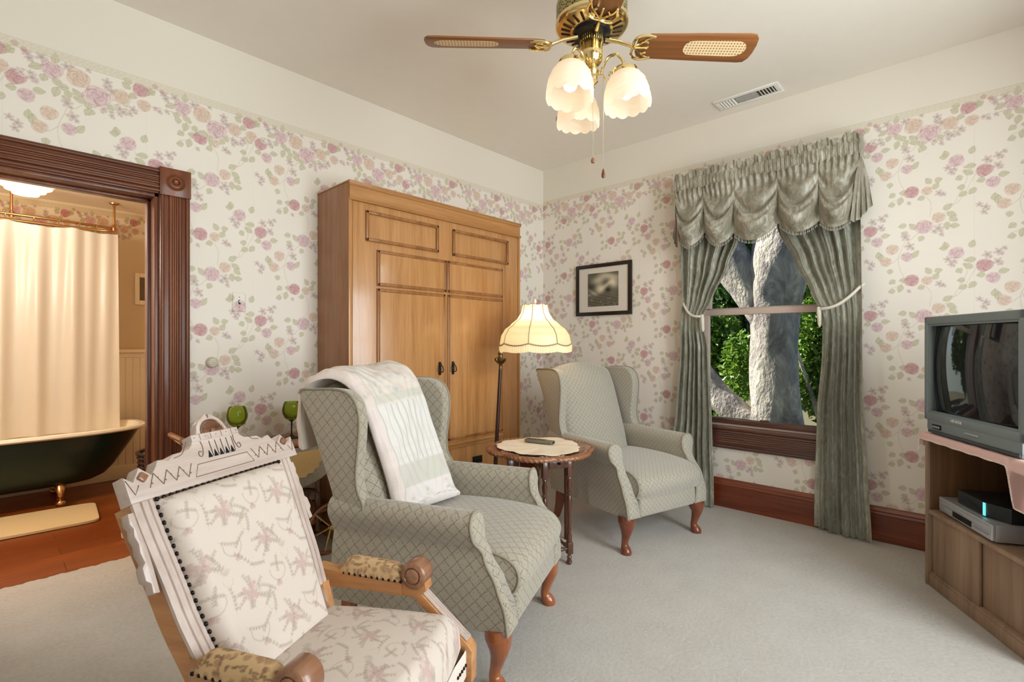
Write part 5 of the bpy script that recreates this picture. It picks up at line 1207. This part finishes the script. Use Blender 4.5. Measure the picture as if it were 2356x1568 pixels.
# ------------------------------------------------------------------ floor lamp
fl = thing('floor_lamp', 'bronze floor lamp with lit cream fringed bell shade beside the cabinet', 'floor lamp', (-1.387, -.665, 0))
LT = T(*(-Vector(fl.location))); m = MB(); m.lathe([(.135, 0), (.138, .010), (.120, .022), (.07, .034), (.035, .055), (.022, .08), (.018, .12)], 36); m.build('lamp_base', M_ABRASS, fl)
m = MB(LT); m.tube([(-1.386, -.667, .05), (-1.352, -.706, 1.07)], [.0165, .0125], 14); m.build('pole', M_BRONZE, fl)
m = MB(T(-1.351-fl.location.x, -.707-fl.location.y, 1.06)); m.lathe([(.010, 0), (.014, .010), (.012, .03), (.013, .05), (.020, .058), (.036, .075), (.040, .092), (.034, .098), (.020, .100), (.016, .118), (.020, .128), (.008, .15)], 24)
for k in range(10): m.tube(spline([(.018*cos(k*pi/5), .018*sin(k*pi/5), .058), (.037*cos(k*pi/5), .037*sin(k*pi/5), .076), (.040*cos(k*pi/5), .040*sin(k*pi/5), .094)], 3), .004, 6)
m.build('pole_cup', M_ABRASS, fl)
sx, sy = -1.18, -.891
m = MB(LT); m.tube(spline([(-1.350, -.708, 1.19), (-1.345, -.713, 1.25), (-1.31, -.75, 1.29), (-1.25, -.815, 1.285), (sx, sy, 1.275)], 6), .008, 10); m.tube([(sx, sy, 1.26), (sx, sy, 1.40)], .012, 10); m.tube([(sx, sy, 1.40), (sx, sy, 1.545)], .003, 6); m.build('lamp_arm', M_ABRASS, fl)
NS = 192
def shade_r(v, th):
    r = curve([(0, .090), (.18, .100), (.34, .126), (.5, .178), (.64, .226), (.8, .252), (1, .263)], v); ph = ((th+.25) % (pi/4))/(pi/4)
    return r*(1-.035*v*(1-(2*ph-1)**2)) if v > 0 else r
def hem(th): ph = ((th+.25) % (pi/4))/(pi/4); return .016*(4*ph*(1-ph))
P = [[(sx+shade_r(v, t)*cos(t), sy+shade_r(v, t)*sin(t), lerp(1.536, 1.262, v)-hem(t)*v**4+.008*abs(cos(4*(t+.25)))*(1-v)**8) for t in np.linspace(0, 2*pi, NS+1)[:-1]] for v in np.linspace(0, 1, 30)]
m = MB(LT); m.grid(P, cv=True); ls = m.build('lamp_shade', M_SHADE, fl, 60)
m = MB(LT)
for k in range(8):
    t = k*pi/4-.25; m.tube([(sx+(shade_r(v, t)+.002)*cos(t), sy+(shade_r(v, t)+.002)*sin(t), lerp(1.536, 1.262, v)+.008*(1-v)**8) for v in np.linspace(0, 1, 20)], .0030, 6)
m.tube([(sx+(shade_r(1, t)+.002)*cos(t), sy+(shade_r(1, t)+.002)*sin(t), 1.262-hem(t)) for t in np.linspace(0, 2*pi, NS+1)[:-1]], .0050, 6, closed=True)
m.tube([(sx+.091*cos(t), sy+.091*sin(t), 1.537+.008*abs(cos(4*(t+.25)))) for t in np.linspace(0, 2*pi, 97)[:-1]], .0022, 6, closed=True)
m.build('braid_trim', M_SHADETRIM, ls)
P = [[(sx+(shade_r(1, t)+.0025*sin(96*t)+.004*sin(pi*v))*cos(t), sy+(shade_r(1, t)+.0025*sin(96*t)+.004*sin(pi*v))*sin(t), 1.260-hem(t)-v*(.054-.35*hem(t))) for t in np.linspace(0, 2*pi, 577)[:-1]] for v in np.linspace(0, 1, 6)]
m = MB(LT); m.grid(P, cv=True); m.build('silk_fringe', M_FRINGE, ls, 80)
m = MB(T(sx-fl.location.x, sy-fl.location.y, 1.542)); m.lathe([(.018, 0), (.018, .004), (.006, .006), (.005, .014), (.012, .022), (.010, .032), (.004, .04), (.002, .05)], 16); m.build('finial', M_WHITE, fl)
m = MB(T(sx-fl.location.x, sy-fl.location.y, 1.33)); m.ball((0, 0, 0), (.03, .03, .04), 14); m.build('light_bulb', M_BULB, fl)
# ------------------------------------------------------------------ tea cart
ca = thing('tea_cart', 'red oak tea cart with spoked wheels and hanging leaf behind the carved armchair', 'tea cart', (-2.78, -.215, 0))
m = MB(); m.box(-.335, .325, -.175, .185, .668, .690, .006, 3); m.box(-.320, .310, -.165, .175, .650, .670, .004); tp = m.build('cart_top', M_CART, ca)
m = MB(); m.box(-.29, .28, -.15, .155, .585, .652, .003); m.build('apron', M_CARTDK, ca)
# D shaped drop leaf hanging from the front edge, lace mat draped on it
m = MB(T(0, -.178, .662) @ R(-32, 'X')); o2 = [(.31*cos(a), -.235*abs(sin(a))**.85) for a in np.linspace(0, -pi, 40)]
m.prism(o2, -.016, .0, .004); lf = m.build('drop_leaf', M_LEAFSHEEN, ca, 40)
m = MB(T(0, -.178, .662) @ R(-32, 'X')); o3 = [((.205+.010*abs(sin(12*a)))*cos(a), -.030-(.150+.010*abs(sin(12*a)))*abs(sin(a))**.85) for a in np.linspace(0, -pi, 100)]
m.prism(o3, -.0195, -.016, .001); m.build('lace_inset', M_LACE_TAN, lf, 40)
prof = [(.020, .60), (.020, .56), (.012, .550), (.019, .538), (.013, .528), (.019, .50), (.020, .46), (.014, .40), (.011, .38), (.019, .37), (.012, .36), (.018, .33), (.018, .27), (.012, .262), (.018, .25), (.013, .18), (.016, .13)]
for x, y in ((-.27, -.13), (.245, -.10), (-.27, .14), (.245, .14)):
    m = MB(T(x, y, 0)); m.lathe(prof+([(.012, .06), (.016, .03), (.010, 0)] if x < 0 else []), 18); m.build('cart_leg', M_CARTDK, ca)
m = MB(); m.box(-.31, .29, -.14, .165, .245, .265, .005); m.build('lower_shelf', M_CART, ca)
m = MB(); m.box(-.05, .27, -.10, .10, .17, .235, .01); m.build('cart_drawer', M_CART, ca)
for y in (-.172, .195):
    m = MB(T(.292, y, .156) @ R(90, 'X')); rr = .154
    P = [[((r_)*cos(t), (r_)*sin(t), z) for r_, z in ((rr, -.011), (rr, .011), (rr-.014, .011), (rr-.014, -.011))] for t in np.linspace(0, 2*pi, 73)[:-1]]
    m.grid(P, cu=True, cv=True); wh = m.build('cart_wheel', M_CART, ca, 30)
    m = MB(T(.292, y, .156) @ R(90, 'X'))
    for k in range(6): a = k*pi/3+.25; m.tube([(.012*cos(a), .012*sin(a), 0), ((rr-.012)*cos(a), (rr-.012)*sin(a), 0)], .0055, 8)
    m.lathe([(.0, -.018), (.014, -.016), (.020, -.006), (.020, .006), (.014, .016), (.0, .018)], 18); m.build('spokes', M_BRASS, wh)
    m = MB(T(.292, y, .156) @ R(90, 'X')); m.tube([(rr*cos(t), rr*sin(t), 0) for t in np.linspace(0, 2*pi, 73)[:-1]], .0045, 8, closed=True); m.build('tyre', M_BLACK, wh)
m = MB(); m.tube([(.292, -.172, .156), (.292, .195, .156)], .009, 10); m.build('axle', M_BLACK, ca)
m = MB()
for y in (-.09, .10): m.tube(spline([(-.33, y, .675), (-.385, y, .70), (-.425, y, .745), (-.46, y, .775)], 6), .014, 10)
m.tube([(-.46, -.11, .778), (-.46, .12, .778)], .014, 12); hd = m.build('cart_handle', M_CART, ca)
m = MB()
for y in (-.09, .10): m.tube([(-.415, y, .737), (-.440, y, .760)], .018, 14)
m.build('brass_ferrule', M_BRASS, hd)
def goblet(lab, x, y):
    g = thing('wine_goblet', lab, 'goblet', (x, y, .6915), 0, 'green goblets on the tea cart')
    m = MB(); m.lathe([(.020, .108), (.040, .122), (.052, .150), (.054, .172), (.048, .200), (.041, .218), (.0395, .218), (.046, .200), (.0515, .172), (.0495, .151), (.038, .125), (.0, .113)], 36, cap=False); m.build('bowl', M_GOBLET, g, 60)
    m = MB(); m.lathe([(.042, 0), (.042, .003), (.020, .007), (.008, .014), (.0045, .03), (.004, .07), (.005, .095), (.020, .109), (0, .112)], 28); m.build('stem', M_GSTEM, g, 60)
goblet('green glass goblet on the tea cart, against the wallpaper above the carved crest', -2.950, -.205); goblet('green glass goblet on the tea cart, touching the hanging quilt in view', -2.640, -.19)
# ------------------------------------------------------------------ television stand corner
TS = Vector((-.529, -3.037, 0)); ang = math.atan2(-.505, -.863)
st = thing('tv_stand', 'grey oak television stand with open shelf and two sliding doors', 'tv stand', TS, ang)
# local x along the front (towards the back wall), local y = away from the room
W, D, HT = .715, .43, .768
B = T(0, 0, 0)
def sb(*a, bev=.003): m = MB(); m.box(*a, bev); return m
Yf = lambda a, b: (-b, -a)      # depth d behind the front -> local y
dsign = 1
def by(d0, d1): return (min(dsign*d0, dsign*d1), max(dsign*d0, dsign*d1))
sb(0, .020, *by(0, D), 0, HT).build('side_panel', M_STAND, st); sb(W-.020, W, *by(0, D), 0, HT).build('side_panel', M_STAND, st)
sb(-.008, W+.008, *by(-.008, D), HT-.012, HT+.022, bev=.006).build('stand_top', M_STAND, st)
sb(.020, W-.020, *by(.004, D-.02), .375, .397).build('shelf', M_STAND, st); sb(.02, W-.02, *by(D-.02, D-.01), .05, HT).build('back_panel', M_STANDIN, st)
sb(.020, W-.020, *by(.01, D-.02), .055, .073).build('bottom_panel', M_STAND, st); sb(.020, W-.020, *by(.006, .022), 0, .060).build('plinth', M_STAND, st)
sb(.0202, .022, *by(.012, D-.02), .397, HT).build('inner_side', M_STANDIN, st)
sb(.032, .375, *by(.018, .032), .073, .373).build('sliding_door', M_STAND, st); sb(.36, W-.024, *by(.034, .048), .073, .373).build('sliding_door', M_STAND, st)
# pink crocheted cover
def cloth():
    zt = HT+.0235; x0, x1 = -.008, W+.008; y0, y1 = -.010, D; n = 90; rows = []
    for i in range(n+1):
        a = -.075+(W+.15)*i/n; row = []
        for j in range(n+1):
            b = -.030+(D+.03)*j/n; bs = min(1., max(0., (a-.59)/.05)); b -= bs*bs*(3-2*bs)*.11*(1-j/n)**6; ox_ = max(x0-a, 0)+max(a-x1, 0); oy = max(y0-b, 0); z = zt
            x = min(max(a, x0-.010), x1+.010); y = max(b, y0-.008)
            lip = .022+.016*sin(a*14)**2
            if ox_ > 0: x = (x0 if a < x0 else x1)+(-1 if a < x0 else 1)*.008*min(1, ox_/.01)+(-1 if a < x0 else 1)*.012*abs(sin(b*20))*min(1, ox_/.07); z -= ox_*1.05*(1.0 if a < x0 else 1.7)
            if oy > 0: y = y0-.006*min(1, oy/.008)-.004*abs(sin(a*15))*min(1, oy/.03); z -= oy*1.5*(1 if ox_ == 0 else .8)
            row.append((x, dsign*y, z+.0012*sin(a*55)*sin(b*47)))
        rows.append(row)
    return rows
CR = cloth()
cv = thing('crochet_cover', 'pink crocheted cover with pale stitched edge under the television', 'cover', TS+Vector((0, 0, .0025)), ang)
def thick(rows, d):
    m = MB(); up = [[(x, y, z+d) for x, y, z in r] for r in rows]; m.grid(up)
    m.grid(rows); nr_ = len(rows); nc_ = len(rows[0])
    m.grid([[up[i][0] for i in range(nr_)], [rows[i][0] for i in range(nr_)]]); m.grid([[up[i][-1] for i in range(nr_)], [rows[i][-1] for i in range(nr_)]])
    m.grid([up[0], rows[0]]); m.grid([up[-1], rows[-1]]); return m
thick(CR, .003).build('cover_cloth', M_PINK, cv, 60)
per = [r[0] for r in CR]+[CR[-1][j] for j in range(1, len(CR[0]), 2)]; per2 = [CR[0][j] for j in range(len(CR[0])-1, 0, -1)]; full = per2+per
m = MB(); L_ = [Vector(p) for p in full]; acc = 0
for a, b in zip(L_, L_[1:]):
    d = (b-a).length
    k = max(1, int(d/.006))
    for q in range(k): p = a.lerp(b, q/k); m.ball((p.x, p.y, p.z), (.0042, .0042, .0042), 6)
m.build('stitched_edge', M_PINKEDGE, cv)
# television
tvp = Vector((-.549, -3.053, 0)); TZ = HT+.0275
tv = thing('television', 'grey tube television with curved dark screen on the pink cover', 'television', TS+Vector((0, 0, .0045)), ang)
SX0, SX1, SZ0, SZ1 = .025, .635, .905, 1.358; OX0, OX1, OZ1 = -.004, .668, 1.398
fr = -.002          # front plane depth
m = MB()
m.box(OX0, SX0, *by(fr, .06), .862, OZ1, .006); m.box(SX1, OX1, *by(fr, .06), .862, OZ1, .006); m.box(OX0, OX1, *by(fr, .06), SZ1, OZ1, .006); m.box(OX0, OX1, *by(fr, .06), .862, SZ0, .006)
for a4 in ((SX0-.002, SX0+.010, SZ0, SZ1), (SX1-.010, SX1+.002, SZ0, SZ1), (SX0, SX1, SZ0-.002, SZ0+.007), (SX0, SX1, SZ1-.009, SZ1+.002)): m.box(a4[0], a4[1], *by(.004, .02), a4[2], a4[3], .002)
m.build('bezel', M_TV, tv)
m = MB(); secs = []
for d, k, kz in ((.06, 1., 1.), (.16, .97, .97), (.27, .78, .80), (.37, .60, .62), (.405, .56, .58)):
    cx_, cz_ = (OX0+OX1)/2, 1.10; a, b = (OX1-OX0)/2*k, .285*kz
    secs.append([(cx_+a*math.copysign(abs(cos(t))**.35, cos(t)), dsign*d, cz_+b*math.copysign(abs(sin(t))**.35, sin(t))) for t in np.linspace(0, 2*pi, 49)[:-1]])
m.grid(secs, cv=True, capu=True); m.build('rear_shell', M_TVD, tv, 40)
m = MB(); m.box(OX0+.03, OX1-.03, *by(.008, .36), TZ, .864, .006); m.box(OX0+.018, OX1-.018, *by(.002, .03), TZ+.018, .866, .004); base = m.build('speaker_base', M_TV, tv)
m = MB(); m.box(OX0+.03, OX1-.03, *by(.0, .006), TZ+.004, TZ+.018, .002); m.build('base_groove', M_TVD, base)
P = []
for i in range(41):
    a = -1+2*i/40; row = []
    for j in range(31): b = -1+2*j/30; row.append((lerp(SX0-.004, SX1+.004, (a+1)/2), dsign*(.004+.024*a*a+.014*b*b), lerp(SZ0-.004, SZ1+.004, (b+1)/2)))
    P.append(row)
m = MB(); m.grid(P); m.build('screen', M_SCREEN, tv, 80)
m = MB(); m.box(.062, .135, *by(-.001, .004), .822, .846, .002); m.build('front_jacks_panel', M_BLACK, tv)
m = MB()
for k in range(4): m.lathe([(.005, 0), (.005, .004), (.0, .004)], 10, T(.078+.015*k, -dsign*.001, .834) @ R(90*dsign, 'X'))
m.build('front_jack', M_SILVER, tv)
m = MB(); m.box(.312, .40, *by(-.003, .004), .838, .846, .003); m.build('power_button', M_SILVER, tv)
def text_mesh(name, txt, size, mat, parent, loc, rot, depth=.0008):
    cu = bpy.data.curves.new('tmp_text', 'FONT'); cu.body = txt; cu.size = size; cu.extrude = depth; cu.align_x = 'CENTER'; cu.align_y = 'CENTER'
    to = bpy.data.objects.new('tmp_text', cu); COL.objects.link(to); bpy.context.view_layer.update()
    me = bpy.data.meshes.new_from_object(to.evaluated_get(bpy.context.evaluated_depsgraph_get())); bpy.data.objects.remove(to); me.name = name
    me.materials.clear(); me.materials.append(mat); o = bpy.data.objects.new(name, me); COL.objects.link(o); o.parent = parent; o.location = loc; o.rotation_euler = rot; return o
text_mesh('logo', 'HITACHI', .020, M_WHITE, tv, (.255, -dsign*.0035, .884), (pi/2, 0, 0))
# players on the shelf
dv = thing('dvd_player', 'silver disc player on the television stand shelf', 'disc player', TS+Matrix.Rotation(ang, 3, 'Z') @ Vector((.065, .040, .3975)), ang-math.radians(4))
m = MB(); m.box(0, .42, .004, .285, .008, .082, .004); m.build('player_case', M_SILVER, dv)
m = MB(); m.box(-.001, .421, -.010, .006, .012, .082, .004, 3); m.box(.01, .41, -.014, -.008, .050, .070, .003); m.build('front_panel', M_SILVER, dv)
m = MB(); m.box(.125, .275, -.0125, -.009, .020, .046, .001); m.build('display_window', M_BLACK, dv)
m = MB()
for k in range(7): m.box(.295+.016*k, .303+.016*k, -.0135, -.009, .030, .036, .001)
for k in range(3): m.ball((.045+.018*k, -.011, .024), (.005, .004, .005), 8)
m.build('front_buttons', plain('grey_buttons', (150, 152, 158), .4, .3), dv)
m = MB(); [m.lathe([(.016, 0), (.016, .009)], 14, T(x, y, 0)) for x in (.05, .37) for y in (.03, .25)]; m.build('foot', M_BLACK, dv)
bx = thing('set_top_box', 'black set top box with teal light strip on the silver player', 'set top box', TS+Matrix.Rotation(ang, 3, 'Z') @ Vector((.165, .055, .480)), ang-math.radians(4))
m = MB(); m.prism([(0, .004), (.205, .004), (.235, .004), (.30, .004), (.30, .066), (.235, .066), (.205, .066), (0, .066)], 0, .22, .003)
m.v = [(x, y+max(0, x-.212)*.55*(1 if y < .1 else 0), z) for x, y, z in m.v]; m.build('box_case', M_BOX, bx, 25)
m = MB(); m.box(.200, .213, -.002, .004, .006, .064, .001); m.build('light_strip', emit('teal_light', (110, 225, 225), .9), bx)
# ------------------------------------------------------------------ daylight, lamps, camera
wd = bpy.data.worlds.new('sky'); SC.world = wd; wd.use_nodes = True; wt = wd.node_tree; bg = wt.nodes['Background']
sk = wt.nodes.new('ShaderNodeTexSky'); sk.sky_type = 'HOSEK_WILKIE'; sk.turbidity = 3.; sk.ground_albedo = .3; sk.sun_direction = (.25, .75, .6)
wt.links.new(sk.outputs[0], bg.inputs[0]); bg.inputs[1].default_value = 4.
def light(kind, name, loc, energy, color, rot=None, **kw):
    l = bpy.data.lights.new(name, kind); l.energy = energy; l.color = color
    for k, v in kw.items(): setattr(l, k, v)
    o = bpy.data.objects.new(name, l); COL.objects.link(o); o.location = loc
    if rot: o.rotation_euler = rot
    return o
d = Vector((.08, -1., -.85)); light('SUN', 'sunlight', (0, 6, 6), 16, (1, .93, .82), d.to_track_quat('-Z', 'Y').to_euler(), angle=.01)
DAY = (.93, .97, 1.)
for (x0, x1, z0, z1), e in zip(BACKWIN, (50, 100)):
    light('AREA', 'window_daylight', ((x0+x1)/2, YD-.15, (z0+z1)/2), e, DAY, (math.radians(90), 0, 0), shape='RECTANGLE', size=x1-x0, size_y=z1-z0)
#light('AREA', 'window_daylight', (.25, (WY0+WY1)/2, 1.55), 28, (.95, 1, .95), (0, math.radians(90), 0), shape='RECTANGLE', size=1.7, size_y=.9)
WARM = (1., .80, .56)
for p in FAN_LIGHTS: light('POINT', 'fan_lamp_light', p, .22, WARM, shadow_soft_size=.03)
light('POINT', 'floor_lamp_light', (sx, sy, 1.40), 4, (1, .78, .5), shadow_soft_size=.035)
light('POINT', 'bathroom_fill_light', (-4.5, .75, 1.95), 66, (1, .96, .90), shadow_soft_size=.2)  # added unseen fill to spread light through the bathroom, no fixture there
light('POINT', 'bathroom_lamp_light', (-3.70, 1.99, BH-.20), 3, (1, .94, .86), shadow_soft_size=.12)
cam = bpy.data.cameras.new('camera'); co = bpy.data.objects.new('camera', cam); COL.objects.link(co)
cam.sensor_width = 36; cam.lens = 36*1138/2356; cam.shift_y = 3/2356; cam.clip_start = .05
f = Vector((.7317, .6816, 0)); co.location = (-3.928, -3.222, 1.27); co.rotation_euler = f.to_track_quat('-Z', 'Y').to_euler(); SC.camera = co
SC.view_settings.view_transform = 'Standard'; SC.view_settings.look = 'None'; SC.view_settings.gamma = 1; SC.view_settings.exposure = .1; SC.view_settings.use_curve_mapping = False
cy = SC.cycles; cy.use_denoising = True; cy.max_bounces = 10; cy.diffuse_bounces = 6; cy.glossy_bounces = 4; cy.transparent_max_bounces = 12; cy.transmission_bounces = 8; cy.sample_clamp_indirect = 6; cy.caustics_reflective = False; cy.caustics_refractive = False
